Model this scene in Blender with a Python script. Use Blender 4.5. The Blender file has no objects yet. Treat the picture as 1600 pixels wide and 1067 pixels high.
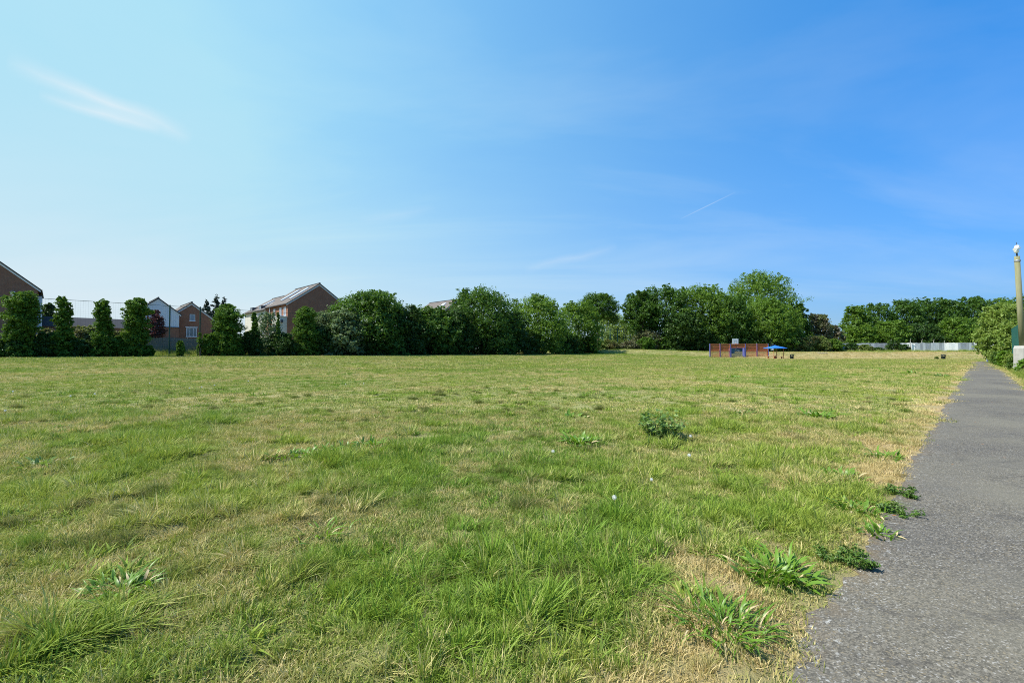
import bpy, math, random
import numpy as np
from mathutils import Vector, Matrix

R = math.radians
SC = bpy.context.scene
COL = SC.collection

# ------------------------------------------------------------------ camera, sky, sun, exposure
F = 700.0            # focal length in photo pixels (1600 wide)
HORIZON = 549.5
EYE = 1.5
PITCH = math.atan((HORIZON - 533.5) / F)
cam_data = bpy.data.cameras.new("camera")
cam = bpy.data.objects.new("camera", cam_data)
COL.objects.link(cam)
cam.location = (0, 0, EYE)
cam.rotation_euler = (R(90) + PITCH, 0, 0)
cam_data.sensor_width = 36.0
cam_data.lens = F / 1600 * 36.0
cam_data.clip_start = 0.05
cam_data.clip_end = 8000
SC.camera = cam

SUN_EL = R(54)
SUN_AZ = R(-98)      # from straight ahead (+Y), negative = to the left
sun_dir = Vector((math.sin(SUN_AZ) * math.cos(SUN_EL), math.cos(SUN_AZ) * math.cos(SUN_EL), math.sin(SUN_EL)))
sl = bpy.data.lights.new("sun", 'SUN')
sl.energy = 5.0
sl.angle = R(0.55)
sl.color = (1.0, 0.95, 0.87)
so = bpy.data.objects.new("sun", sl)
COL.objects.link(so)
so.rotation_euler = (-sun_dir).to_track_quat('-Z', 'Y').to_euler()
so.location = (-40, 20, 60)

SC.view_settings.view_transform = 'Standard'
SC.view_settings.look = 'None'
SC.view_settings.gamma = 1.0
SC.view_settings.exposure = 0.6
SC.render.engine = 'CYCLES'
cy = SC.cycles
cy.use_denoising = False
cy.filter_width = 1.0
cy.max_bounces = 6
cy.diffuse_bounces = 3
cy.transmission_bounces = 4
cy.transparent_max_bounces = 6
cy.use_adaptive_sampling = False


def pixel_dir(px, py):
    x = (px - 800.0) / F
    u = (533.5 - py) / F
    c, s = math.cos(PITCH), math.sin(PITCH)
    return Vector((x, c - u * s, s + u * c))


def pixel_at(px, py, depth):
    d = pixel_dir(px, py)
    return Vector((0, 0, EYE)) + d * (depth / d.y)


def px_x(px, depth):
    return (px - 800.0) / F * depth


def py_z(py, depth):
    return EYE + (HORIZON - py) / F * depth


world = bpy.data.worlds.new("World")
SC.world = world
world.use_nodes = True
nt = world.node_tree
nt.nodes.clear()
W = lambda t: nt.nodes.new(t)
L = lambda a, b: nt.links.new(a, b)
w_out = W('ShaderNodeOutputWorld')
w_bg = W('ShaderNodeBackground')
w_bg.inputs['Strength'].default_value = 0.15
sky = W('ShaderNodeTexSky')
sky.sky_type = 'NISHITA'
sky.sun_disc = False
sky.sun_elevation = SUN_EL
sky.sun_rotation = SUN_AZ
sky.altitude = 0
sky.air_density = 1.0
sky.dust_density = 3.0
sky.ozone_density = 5.0


def wmath(op, a, b=None, c=None, clamp=False):
    n = W('ShaderNodeMath')
    n.operation = op
    n.use_clamp = clamp
    for i, v in enumerate((a, b, c)):
        if v is None:
            continue
        if isinstance(v, (int, float)):
            n.inputs[i].default_value = v
        else:
            L(v, n.inputs[i])
    return n.outputs[0]


def wdot(vec_socket, v):
    n = W('ShaderNodeVectorMath')
    n.operation = 'DOT_PRODUCT'
    L(vec_socket, n.inputs[0])
    n.inputs[1].default_value = v
    return n.outputs['Value']


tc = W('ShaderNodeTexCoord')
D = tc.outputs['Generated']
# high thin cirrus: the view direction meets a level layer
sep = W('ShaderNodeSeparateXYZ')
L(D, sep.inputs[0])
zz = wmath('ADD', wmath('MAXIMUM', sep.outputs['Z'], 0.0), 0.12)
comb = W('ShaderNodeCombineXYZ')
L(wmath('DIVIDE', sep.outputs['X'], zz), comb.inputs[0])
L(wmath('DIVIDE', sep.outputs['Y'], zz), comb.inputs[1])
mp = W('ShaderNodeMapping')
mp.inputs['Rotation'].default_value = (0, 0, R(35))
mp.inputs['Scale'].default_value = (0.35, 0.9, 1)
L(comb.outputs[0], mp.inputs[0])
no = W('ShaderNodeTexNoise')
no.inputs['Scale'].default_value = 1.1
no.inputs['Detail'].default_value = 6
no.inputs['Roughness'].default_value = 0.55
no.inputs['Distortion'].default_value = 0.6
L(mp.outputs[0], no.inputs['Vector'])
mr = W('ShaderNodeMapRange')
mr.inputs['From Min'].default_value = 0.44
mr.inputs['From Max'].default_value = 0.8
mr.inputs['To Max'].default_value = 0.22
L(no.outputs['Fac'], mr.inputs['Value'])
cirrus = mr.outputs[0]


def streak(p0, p1, width, fuzz, gain):
    """a wisp along the great circle between two directions of the sky"""
    a, b = pixel_dir(*p0).normalized(), pixel_dir(*p1).normalized()
    n = a.cross(b).normalized()
    m = ((a + b) / 2).normalized()
    t = n.cross(m).normalized()
    half = (b - a).length / 2
    wob = W('ShaderNodeTexNoise')
    wob.inputs['Scale'].default_value = 9.0
    wob.inputs['Detail'].default_value = 4
    L(D, wob.inputs['Vector'])
    across = wmath('ADD', wdot(D, n), wmath('MULTIPLY', wmath('SUBTRACT', wob.outputs['Fac'], 0.5), fuzz))
    across = wmath('DIVIDE', wmath('ABSOLUTE', across), width)
    along = wmath('DIVIDE', wmath('ABSOLUTE', wdot(D, t)), half)
    f1 = wmath('POWER', wmath('SUBTRACT', 1.0, across, clamp=True), 1.3)
    f2 = wmath('POWER', wmath('SUBTRACT', 1.0, along, clamp=True), 0.6)
    front = wmath('GREATER_THAN', wdot(D, m), 0.0)
    return wmath('MULTIPLY', wmath('MULTIPLY', wmath('MULTIPLY', f1, f2), front), gain)


wisp = streak((10, 95), (300, 215), 0.020, 0.030, 0.55)
wisp2 = streak((60, 150), (250, 205), 0.012, 0.02, 0.5)
wisp3 = streak((820, 425), (965, 385), 0.014, 0.03, 0.22)
wisp4 = streak((560, 345), (680, 325), 0.015, 0.03, 0.12)
trail = streak((1062, 343), (1150, 300), 0.0016, 0.0, 0.28)
tot = cirrus
for q in (wisp, wisp2, wisp3, wisp4, trail):
    tot = wmath('ADD', tot, q, clamp=True)
tot = wmath('MULTIPLY', tot, wmath('GREATER_THAN', sep.outputs['Z'], 0.0))


def wmix(fac, a, b, blend='MIX'):
    n = W('ShaderNodeMix')
    n.data_type = 'RGBA'
    n.blend_type = blend
    for sock, v in ((n.inputs['Factor'], fac), (n.inputs['A'], a), (n.inputs['B'], b)):
        if isinstance(v, (tuple, float, int)):
            sock.default_value = v
        else:
            L(v, sock)
    return n.outputs['Result']


SKY_UNIT = 1.0 / (0.15 * 2 ** 0.6)       # world colour that shows as 1.0
gm = W('ShaderNodeGamma')
gm.inputs['Gamma'].default_value = 0.59
L(sky.outputs[0], gm.inputs['Color'])
deep = wmix(1.0, gm.outputs[0], (0.011 * SKY_UNIT, 0.193 * SKY_UNIT, 0.432 * SKY_UNIT, 1), 'MULTIPLY')      # clear, very blue air
# a thin high veil that thickens towards the sun's side of the sky
veil_n = wmath('ADD', 0.62, wmath('MULTIPLY', no.outputs['Fac'], 0.78))
toward = wmath('POWER', wmath('MULTIPLY', wmath('ADD', wdot(D, Vector((-0.92, 0.38, 0.02)).normalized()), 1.0), 0.5), 2.37)
veil = wmath('MULTIPLY', wmath('MULTIPLY', toward, 1.30), veil_n, clamp=True)
col = wmix(veil, deep, tuple(v * SKY_UNIT for v in (0.385, 0.749, 0.923)) + (1,))
low = wmath('MULTIPLY', wmath('POWER', wmath('SUBTRACT', 1.0, wmath('MAXIMUM', sep.outputs['Z'], 0.0), clamp=True), 5.3), wmath('ADD', 0.403, wmath('MULTIPLY', toward, 1.378)), clamp=True)
col = wmix(low, col, tuple(v * SKY_UNIT for v in (0.68, 0.82, 0.90)) + (1,))
col = wmix(tot, col, tuple(v * SKY_UNIT for v in (0.83, 0.90, 0.95)) + (1,))
L(col, w_bg.inputs['Color'])
L(w_bg.outputs[0], w_out.inputs[0])


# ------------------------------------------------------------------ numpy noise
def _hash(ix, iy, seed):
    h = (ix.astype(np.int64) * 374761393 + iy.astype(np.int64) * 668265263 + seed * 974634777) & 0x7fffffff
    h = ((h ^ (h >> 13)) * 1274126177) & 0x7fffffff
    h = h ^ (h >> 16)
    return (h & 0xffff) / 65535.0


def vnoise(x, y, seed=0):
    x = np.asarray(x, float)
    y = np.asarray(y, float)
    ix, iy = np.floor(x), np.floor(y)
    fx, fy = x - ix, y - iy
    fx = fx * fx * (3 - 2 * fx)
    fy = fy * fy * (3 - 2 * fy)
    a, b = _hash(ix, iy, seed), _hash(ix + 1, iy, seed)
    c, d = _hash(ix, iy + 1, seed), _hash(ix + 1, iy + 1, seed)
    return (a * (1 - fx) + b * fx) * (1 - fy) + (c * (1 - fx) + d * fx) * fy


def fbm(x, y, seed=0, octaves=4):
    s, amp, tot = 0.0, 1.0, 0.0
    x = np.asarray(x, float)
    y = np.asarray(y, float)
    for o in range(octaves):
        s = s + amp * vnoise(x, y, seed + o * 17)
        tot += amp
        amp *= 0.5
        x = x * 2.03 + 11.3
        y = y * 2.03 + 5.7
    return s / tot


def sstep(t):
    t = np.clip(t, 0, 1)
    return t * t * (3 - 2 * t)


# ------------------------------------------------------------------ lay of the land
BU = np.array([0.700, 0.714])            # along the hedge, the path and the house fronts
BN = np.array([0.714, -0.700])           # from the hedge into the field
B0 = np.array([-47.8, 45.5])
GRID_ROT = math.atan2(BU[1], BU[0])
PATH0 = np.array([1.235, 2.085])           # a point of the path's left edge
PATH_D = np.array([0.7205, 0.6934])
PATH_N = np.array([0.6934, -0.7205])     # to the right of the path
PATH_W = 1.95
PATH_END = 95.0
TOE0 = np.array([20.0, 106.5])
TOE_N = np.array([0.2565, 0.966])


def inside(x, y):
    return (x - B0[0]) * BN[0] + (y - B0[1]) * BN[1]


def path_off(x, y):
    return (x - PATH0[0]) * PATH_N[0] + (y - PATH0[1]) * PATH_N[1]


def path_along(x, y):
    return (x - PATH0[0]) * PATH_D[0] + (y - PATH0[1]) * PATH_D[1]


def ground_z(x, y):
    x = np.asarray(x, float)
    y = np.asarray(y, float)
    s = inside(x, y)
    left = 0.92 * sstep(1 - s / 40.0) + 0.75 * sstep((-s - 0.5) / 5.0)
    q = (x - TOE0[0]) * TOE_N[0] + (y - TOE0[1]) * TOE_N[1]
    bank = 1.43 * sstep(q / 11.0)
    mound = 0.75 * np.exp(-((x - 29) / 15.0) ** 2 - ((q - 9) / 6.0) ** 2)
    return np.maximum(left, bank) + mound


def gz(x, y):
    return float(ground_z(x, y))


def hedge_point(t, s=0.0):
    """point at run t along the hedge line, s metres into the field"""
    return B0[0] + t * 1.0 * BU[0] / 0.7 + s * BN[0], B0[1] + t * BU[1] / 0.7 + s * BN[1]


def hedge_t(px):
    r = (px - 800.0) / F
    return (47.8 + 45.5 * r) / (1 - 1.02 * r)


# ------------------------------------------------------------------ materials
MATS = {}


def new_mat(name):
    m = bpy.data.materials.new(name)
    m.use_nodes = True
    m.node_tree.nodes.clear()
    MATS[name] = m
    return m


class NT:
    def __init__(self, mat):
        self.t = mat.node_tree

    def n(self, typ, **kw):
        nd = self.t.nodes.new(typ)
        for k, v in kw.items():
            setattr(nd, k, v)
        return nd

    def put(self, sock, v):
        if hasattr(v, 'links') or hasattr(v, 'is_output'):
            self.t.links.new(v, sock)
        else:
            if isinstance(v, (tuple, list)) and len(v) == 3 and sock.type == 'RGBA':
                v = (*v, 1)
            sock.default_value = v

    def math(self, op, a, b=None, clamp=False):
        nd = self.n('ShaderNodeMath', operation=op, use_clamp=clamp)
        self.put(nd.inputs[0], a)
        if b is not None:
            self.put(nd.inputs[1], b)
        return nd.outputs[0]

    def mix(self, f, a, b, blend='MIX'):
        nd = self.n('ShaderNodeMix', data_type='RGBA', blend_type=blend)
        self.put(nd.inputs[0], f)
        self.put(nd.inputs[6], a)
        self.put(nd.inputs[7], b)
        return nd.outputs[2]

    def noise(self, vec, scale, detail=4, rough=0.55, dist=0.0):
        nd = self.n('ShaderNodeTexNoise')
        self.put(nd.inputs['Vector'], vec)
        nd.inputs['Scale'].default_value = scale
        nd.inputs['Detail'].default_value = detail
        nd.inputs['Roughness'].default_value = rough
        nd.inputs['Distortion'].default_value = dist
        return nd.outputs['Fac']

    def rng(self, v, a, b, c=0.0, d=1.0):
        nd = self.n('ShaderNodeMapRange')
        self.put(nd.inputs['Value'], v)
        for k, q in zip(('From Min', 'From Max', 'To Min', 'To Max'), (a, b, c, d)):
            nd.inputs[k].default_value = q
        return nd.outputs[0]

    def pos(self):
        return self.n('ShaderNodeNewGeometry').outputs['Position']

    def obj(self):
        return self.n('ShaderNodeTexCoord').outputs['Object']

    def scale(self, vec, s):
        nd = self.n('ShaderNodeMapping')
        self.put(nd.inputs[0], vec)
        nd.inputs['Scale'].default_value = s
        return nd.outputs[0]

    def attr(self, name, kind='GEOMETRY'):
        nd = self.n('ShaderNodeAttribute', attribute_name=name, attribute_type=kind)
        return nd.outputs['Fac']

    def out(self, shader):
        o = self.n('ShaderNodeOutputMaterial')
        self.t.links.new(shader, o.inputs[0])

    def principled(self, col, rough=0.7, bump=None, bump_d=0.02, metal=0.0, spec=0.3):
        p = self.n('ShaderNodeBsdfPrincipled')
        self.put(p.inputs['Base Color'], col)
        self.put(p.inputs['Roughness'], rough)
        p.inputs['Metallic'].default_value = metal
        p.inputs['Specular IOR Level'].default_value = spec
        if bump is not None:
            b = self.n('ShaderNodeBump')
            b.inputs['Distance'].default_value = bump_d
            b.inputs['Strength'].default_value = 1.0
            self.put(b.inputs['Height'], bump)
            self.t.links.new(b.outputs[0], p.inputs['Normal'])
        return p


def plain(name, col, rough=0.6, var=0.25, scale=3.0, metal=0.0, spec=0.3):
    m = new_mat(name)
    k = NT(m)
    f = k.noise(k.obj(), scale, 5, 0.6)
    f2 = k.noise(k.scale(k.obj(), (1, 1, 0.15)), scale * 4, 3, 0.6)
    f = k.math('ADD', k.math('MULTIPLY', f, 0.6), k.math('MULTIPLY', f2, 0.4))
    c = k.mix(k.rng(f, 0.3, 0.7), tuple(v * (1 - var) for v in col), tuple(min(1, v * (1 + var * 0.8)) for v in col))
    k.out(k.principled(c, k.rng(f, 0.3, 0.7, rough - 0.08, rough + 0.1), metal=metal, spec=spec).outputs[0])
    return m


def leafy(name, dark, light, trans=0.35, rough=0.5, spec=0.25, flower=None, flower_at=0.93, brown=None):
    """leaf: colour varies leaf by leaf (tone) and clump by clump; lets light through"""
    m = new_mat(name)
    k = NT(m)
    tone = k.attr('tone')
    big = k.noise(k.pos(), 0.7, 2, 0.5)
    f = k.math('ADD', k.math('MULTIPLY', tone, 0.6), k.math('MULTIPLY', k.rng(big, 0.3, 0.7), 0.4))
    c = k.mix(f, dark, light)
    if brown:
        c = k.mix(k.math('MULTIPLY', k.rng(k.noise(k.pos(), 0.35, 3, 0.6), 0.45, 0.62), 0.8), c, brown)
    tcol = k.mix(0.5, c, (light[0] * 1.25, light[1] * 1.3, light[2] * 0.6))
    if flower:
        fl = k.math('GREATER_THAN', tone, flower_at)
        c = k.mix(fl, c, flower)
        tcol = k.mix(fl, tcol, flower)
    p = k.principled(c, rough, spec=spec)
    tr = k.n('ShaderNodeBsdfTranslucent')
    k.put(tr.inputs['Color'], tcol)
    ms = k.n('ShaderNodeMixShader')
    ms.inputs[0].default_value = trans
    k.t.links.new(p.outputs[0], ms.inputs[1])
    k.t.links.new(tr.outputs[0], ms.inputs[2])
    k.out(ms.outputs[0])
    return m


leafy('oak_leaf', (0.034, 0.088, 0.014), (0.105, 0.200, 0.026))
leafy('maple_leaf', (0.075, 0.158, 0.021), (0.180, 0.292, 0.036), 0.4)
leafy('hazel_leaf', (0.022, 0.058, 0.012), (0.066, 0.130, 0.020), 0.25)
leafy('ivy_leaf', (0.040, 0.105, 0.013), (0.135, 0.235, 0.026), 0.28, 0.6, 0.15)
leafy('willow_leaf', (0.090, 0.150, 0.060), (0.204, 0.276, 0.132), 0.3)
leafy('elder_leaf', (0.125, 0.205, 0.034), (0.30, 0.39, 0.085), 0.35, flower=(0.62, 0.62, 0.38), flower_at=0.95)
leafy('pale_leaf', (0.15, 0.23, 0.055), (0.32, 0.42, 0.12), 0.35)
leafy('purple_leaf', (0.060, 0.019, 0.026), (0.150, 0.048, 0.054), 0.3)
leafy('conifer_needle', (0.015, 0.036, 0.024), (0.042, 0.075, 0.045), 0.1)
leafy('scrub_leaf', (0.098, 0.150, 0.030), (0.225, 0.285, 0.068), 0.3, brown=(0.14, 0.095, 0.055))
leafy('hawthorn_leaf', (0.075, 0.112, 0.039), (0.195, 0.210, 0.083), 0.3, brown=(0.15, 0.115, 0.085))
leafy('weed_leaf', (0.075, 0.165, 0.014), (0.200, 0.340, 0.030), 0.3, 0.42, 0.4)
leafy('dark_weed_leaf', (0.048, 0.110, 0.016), (0.125, 0.215, 0.032), 0.25, 0.5, 0.3)
leafy('mallow_leaf', (0.048, 0.132, 0.026), (0.235, 0.335, 0.080), 0.3, 0.45, 0.4)
plain('bark', (0.085, 0.066, 0.048), 0.9, 0.4, 4)
plain('stem', (0.13, 0.17, 0.05), 0.7, 0.3, 8)
plain('straw', (0.42, 0.34, 0.18), 0.7, 0.2, 8)
plain('seed_fluff', (0.80, 0.80, 0.77), 0.9, 0.1, 20)
plain('white_trim', (0.66, 0.68, 0.70), 0.5, 0.08)
plain('white_cladding', (0.60, 0.62, 0.64), 0.6, 0.07)
plain('cream_render', (0.55, 0.53, 0.46), 0.8, 0.10)
plain('dark_trim', (0.045, 0.05, 0.06), 0.5, 0.2)
plain('green_steel', (0.018, 0.060, 0.045), 0.45, 0.25, 2)
plain('green_sheet', (0.020, 0.105, 0.085), 0.5, 0.2, 1.2)
plain('orange_steel', (0.58, 0.185, 0.072), 0.5, 0.2, 2)
plain('blue_steel', (0.12, 0.13, 0.36), 0.45, 0.2, 2)
plain('teal_panel', (0.020, 0.085, 0.155), 0.5, 0.2, 1)
plain('blue_roof', (0.030, 0.17, 0.62), 0.45, 0.12, 1)
plain('rust_post', (0.34, 0.11, 0.045), 0.6, 0.2, 2)
plain('red_seat', (0.30, 0.070, 0.040), 0.6, 0.2, 2)
plain('bin_plastic', (0.010, 0.018, 0.016), 0.45, 0.3, 3)
plain('bollard_blue', (0.22, 0.27, 0.52), 0.5, 0.15, 3)
plain('concrete', (0.36, 0.35, 0.32), 0.9, 0.2, 3)
plain('camera_white', (0.80, 0.80, 0.78), 0.35, 0.05)
plain('grey_metal', (0.30, 0.31, 0.32), 0.45, 0.15, 2, metal=0.3)
plain('solar_glass', (0.62, 0.66, 0.70), 0.16, 0.06, spec=0.8)
plain('grey_timber', (0.20, 0.185, 0.165), 0.9, 0.3, 3)
plain('dead_wood', (0.42, 0.37, 0.30), 0.9, 0.25, 5)
plain('yellow_petal', (0.80, 0.55, 0.02), 0.6, 0.1)
plain('backboard_grey', (0.25, 0.27, 0.30), 0.5, 0.1)


def make_special():
    # window glass
    m = new_mat('glass')
    k = NT(m)
    k.out(k.principled(k.mix(k.noise(k.pos(), 0.8), (0.10, 0.12, 0.14), (0.30, 0.33, 0.36)), 0.08, spec=0.8).outputs[0])
    # brickwork of the far houses
    for nm, a, b, mo in (('brick', (0.33, 0.130, 0.070), (0.22, 0.090, 0.052), (0.30, 0.22, 0.16)),
                         ('brick_dark', (0.25, 0.115, 0.072), (0.17, 0.085, 0.058), (0.26, 0.20, 0.15))):
        m = new_mat(nm)
        k = NT(m)
        o = k.obj()
        sx = k.n('ShaderNodeSeparateXYZ')
        k.put(sx.inputs[0], o)
        cb = k.n('ShaderNodeCombineXYZ')
        k.put(cb.inputs[0], k.math('ADD', sx.outputs[0], sx.outputs[1]))
        k.put(cb.inputs[1], sx.outputs[2])
        bt = k.n('ShaderNodeTexBrick')
        k.put(bt.inputs['Vector'], cb.outputs[0])
        bt.inputs['Scale'].default_value = 1.0
        bt.inputs['Brick Width'].default_value = 0.225
        bt.inputs['Row Height'].default_value = 0.075
        bt.inputs['Mortar Size'].default_value = 0.008
        k.put(bt.inputs['Color1'], a)
        k.put(bt.inputs['Color2'], b)
        k.put(bt.inputs['Mortar'], mo)
        v = k.noise(o, 0.9, 5, 0.6)
        c = k.mix(k.rng(v, 0.3, 0.7, 0.0, 0.5), bt.outputs['Color'], tuple(x * 0.6 for x in a))
        k.out(k.principled(c, 0.9, spec=0.15).outputs[0])
    # concrete roof tiles
    for nm, a, b in (('roof_tile', (0.175, 0.150, 0.130), (0.120, 0.102, 0.092)),
                     ('roof_slate', (0.050, 0.052, 0.060), (0.036, 0.038, 0.045))):
        m = new_mat(nm)
        k = NT(m)
        o = k.obj()
        sx = k.n('ShaderNodeSeparateXYZ')
        k.put(sx.inputs[0], o)
        row = k.math('FRACT', k.math('MULTIPLY', sx.outputs[2], 4.5))
        v = k.noise(o, 1.2, 5, 0.65)
        c = k.mix(k.rng(v, 0.3, 0.7), a, b)
        k.out(k.principled(c, 0.85, bump=row, bump_d=0.03, spec=0.2).outputs[0])
    # corrugated sheet, weathered; the darkest tone has shrub and rib shade in its colour
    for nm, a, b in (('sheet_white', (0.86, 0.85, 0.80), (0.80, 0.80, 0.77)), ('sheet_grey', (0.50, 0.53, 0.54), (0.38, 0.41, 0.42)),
                     ('sheet_shaded', (0.36, 0.39, 0.41), (0.24, 0.26, 0.27))):
        m = new_mat(nm)
        k = NT(m)
        v = k.noise(k.scale(k.pos(), (1.3, 1.3, 0.35)), 1.6, 5, 0.6)
        k.out(k.principled(k.mix(k.rng(v, 0.35, 0.7), a, b), 0.5, spec=0.4).outputs[0])
    # mossy tapering pole
    m = new_mat('pole_concrete')
    k = NT(m)
    v = k.noise(k.scale(k.pos(), (6, 6, 0.8)), 1.0, 5, 0.6)
    k.out(k.principled(k.mix(k.rng(v, 0.3, 0.7), (0.175, 0.175, 0.085), (0.27, 0.26, 0.155)), 0.85, spec=0.2).outputs[0])


make_special()


def make_ground_mats():
    # turf soil and thatch
    m = new_mat('turf')
    k = NT(m)
    p = k.pos()
    sx = k.n('ShaderNodeSeparateXYZ')
    k.put(sx.inputs[0], p)
    fine = k.noise(p, 38, 5, 0.7)
    mid = k.noise(p, 2.2, 5, 0.62)
    big = k.noise(p, 0.16, 4, 0.6)
    f = k.math('ADD', k.math('MULTIPLY', fine, 0.35), k.math('ADD', k.math('MULTIPLY', mid, 0.35), k.math('MULTIPLY', big, 0.3)))
    c = k.mix(k.rng(f, 0.38, 0.62), (0.17, 0.19, 0.055), (0.32, 0.29, 0.13))
    dry = k.attr('dry')
    c = k.mix(dry, c, k.mix(k.rng(mid, 0.35, 0.65), (0.33, 0.235, 0.12), (0.42, 0.31, 0.17)))
    k.out(k.principled(c, 0.95, bump=k.math('ADD', fine, k.math('MULTIPLY', mid, 2.0)), bump_d=0.03, spec=0.1).outputs[0])
    # grass blades
    m = new_mat('grass_blade')
    k = NT(m)
    p = k.pos()
    tone = k.attr('tone')
    dry = k.attr('dry', 'INSTANCER')
    hue = k.attr('hue', 'INSTANCER')
    n1 = k.noise(p, 1.6, 4, 0.6)
    n2 = k.noise(p, 7.0, 3, 0.6)
    straw_f = k.math('ADD', k.math('ADD', dry, k.math('MULTIPLY', k.math('SUBTRACT', n1, 0.5), 1.1)),
                     k.math('ADD', k.math('MULTIPLY', k.math('SUBTRACT', tone, 0.5), 0.75), k.math('MULTIPLY', k.math('SUBTRACT', n2, 0.5), 0.6)))
    straw_f = k.rng(straw_f, 0.22, 0.80)
    g = k.mix(hue, (0.180, 0.315, 0.032), (0.360, 0.415, 0.062))
    g = k.mix(k.math('GREATER_THAN', hue, 1.5), g, (0.115, 0.150, 0.026))
    g = k.mix(k.rng(tone, 0.0, 0.55, 0.85, 0.0), g, (0.030, 0.065, 0.008))
    s = k.mix(k.rng(tone, 0.1, 0.9), (0.36, 0.260, 0.088), (0.76, 0.61, 0.30))
    c = k.mix(straw_f, g, s)
    pr = k.principled(c, 0.6, spec=0.2)
    tr = k.n('ShaderNodeBsdfTranslucent')
    k.put(tr.inputs['Color'], k.mix(0.4, c, (0.32, 0.38, 0.04)))
    ms = k.n('ShaderNodeMixShader')
    ms.inputs[0].default_value = 0.3
    k.t.links.new(pr.outputs[0], ms.inputs[1])
    k.t.links.new(tr.outputs[0], ms.inputs[2])
    k.out(ms.outputs[0])
    # worn asphalt: pale chippings in a grey binder, lichen towards the edge
    m = new_mat('asphalt')
    k = NT(m)
    p = k.pos()
    v = k.n('ShaderNodeTexVoronoi')
    k.put(v.inputs['Vector'], p)
    v.inputs['Scale'].default_value = 115
    chips = v.outputs['Color']
    sc = k.n('ShaderNodeSeparateColor')
    k.put(sc.inputs[0], chips)
    ch = sc.outputs[0]
    c = k.mix(k.rng(ch, 0.0, 1.0), (0.040, 0.036, 0.029), (0.212, 0.188, 0.146))
    c = k.mix(k.math('MULTIPLY', k.math('GREATER_THAN', ch, 0.94), 0.6), c, (0.36, 0.345, 0.32))
    c = k.mix(k.math('MULTIPLY', k.math('GREATER_THAN', sc.outputs[1], 0.93), 0.5), c, (0.25, 0.19, 0.10))
    big = k.noise(p, 1.1, 5, 0.6)
    c = k.mix(k.rng(big, 0.35, 0.68, 0.0, 0.42), c, (0.105, 0.098, 0.088))
    wear = k.noise(k.scale(p, (1, 1, 1)), 0.35, 4, 0.6)
    c = k.mix(k.rng(wear, 0.4, 0.65, 0.0, 0.45), c, (0.22, 0.198, 0.140))
    stain = k.noise(p, 2.6, 6, 0.7, 0.8)
    c = k.mix(k.rng(stain, 0.56, 0.70, 0.0, 0.5), c, (0.055, 0.050, 0.045))
    crk = k.n('ShaderNodeTexVoronoi', feature='DISTANCE_TO_EDGE')
    k.put(crk.inputs['Vector'], k.mix(0.06, p, k.n('ShaderNodeTexNoise').outputs['Color']))
    crk.inputs['Scale'].default_value = 0.42
    c = k.mix(k.math('MULTIPLY', k.rng(crk.outputs['Distance'], 0.006, 0.0), k.rng(big, 0.58, 0.70)), c, (0.05, 0.046, 0.040))
    edge = k.attr('edge')
    lich = k.math('MULTIPLY', k.rng(k.noise(p, 24, 5, 0.7), 0.58, 0.66), k.rng(edge, 0.35, 0.95))
    c = k.mix(k.math('MULTIPLY', lich, 0.75), c, (0.55, 0.54, 0.50))
    soil = k.math('MULTIPLY', k.rng(k.noise(p, 5, 5, 0.7), 0.45, 0.6), k.rng(edge, 0.6, 1.0))
    c = k.mix(k.math('MULTIPLY', soil, 0.7), c, (0.16, 0.115, 0.065))
    spots = k.n('ShaderNodeTexVoronoi')
    k.put(spots.inputs['Vector'], p)
    spots.inputs['Scale'].default_value = 2.4
    c = k.mix(k.math('MULTIPLY', k.math('LESS_THAN', spots.outputs['Distance'], 0.045), 0.7), c, (0.40, 0.16, 0.03))
    k.out(k.principled(c, 0.9, bump=k.math('ADD', ch, k.math('MULTIPLY', k.noise(p, 30, 3), 1.0)), bump_d=0.004, spec=0.2).outputs[0])


make_ground_mats()


# ------------------------------------------------------------------ mesh helpers
def make_mesh(name, verts, faces, mat, smooth=False, attrs=None):
    me = bpy.data.meshes.new(name)
    verts = np.asarray(verts, np.float32)
    if isinstance(faces, np.ndarray):
        nf, k = faces.shape
        me.vertices.add(len(verts))
        me.vertices.foreach_set('co', verts.ravel())
        me.loops.add(nf * k)
        me.loops.foreach_set('vertex_index', faces.ravel().astype(np.int32))
        me.polygons.add(nf)
        me.polygons.foreach_set('loop_start', np.arange(0, nf * k, k, dtype=np.int32))
        me.update(calc_edges=True)
        me.validate()
    else:
        me.from_pydata(verts.tolist(), [], faces)
        me.update()
    if attrs:
        for nm, v in attrs.items():
            a = me.attributes.new(nm, 'FLOAT', 'POINT')
            a.data.foreach_set('value', np.asarray(v, np.float32))
    if smooth:
        me.polygons.foreach_set('use_smooth', np.ones(len(me.polygons), bool))
    me.materials.append(MATS[mat])
    return me


def link(name, me, parent=None, loc=(0, 0, 0), rotz=0.0):
    o = bpy.data.objects.new(name, me)
    COL.objects.link(o)
    if parent is not None:
        o.parent = parent
    o.location = loc
    o.rotation_euler = (0, 0, rotz)
    return o


def tag(o, label=None, cat=None, group=None, kind=None):
    if label:
        o['label'] = label
    if cat:
        o['category'] = cat
    if group:
        o['group'] = group
    if kind:
        o['kind'] = kind
    return o


def thing(name, label, cat, loc=(0, 0, 0), rotz=0.0, group=None):
    o = link(name, None, None, loc, rotz)
    o.empty_display_size = 0.3
    return tag(o, label, cat, group)


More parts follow.
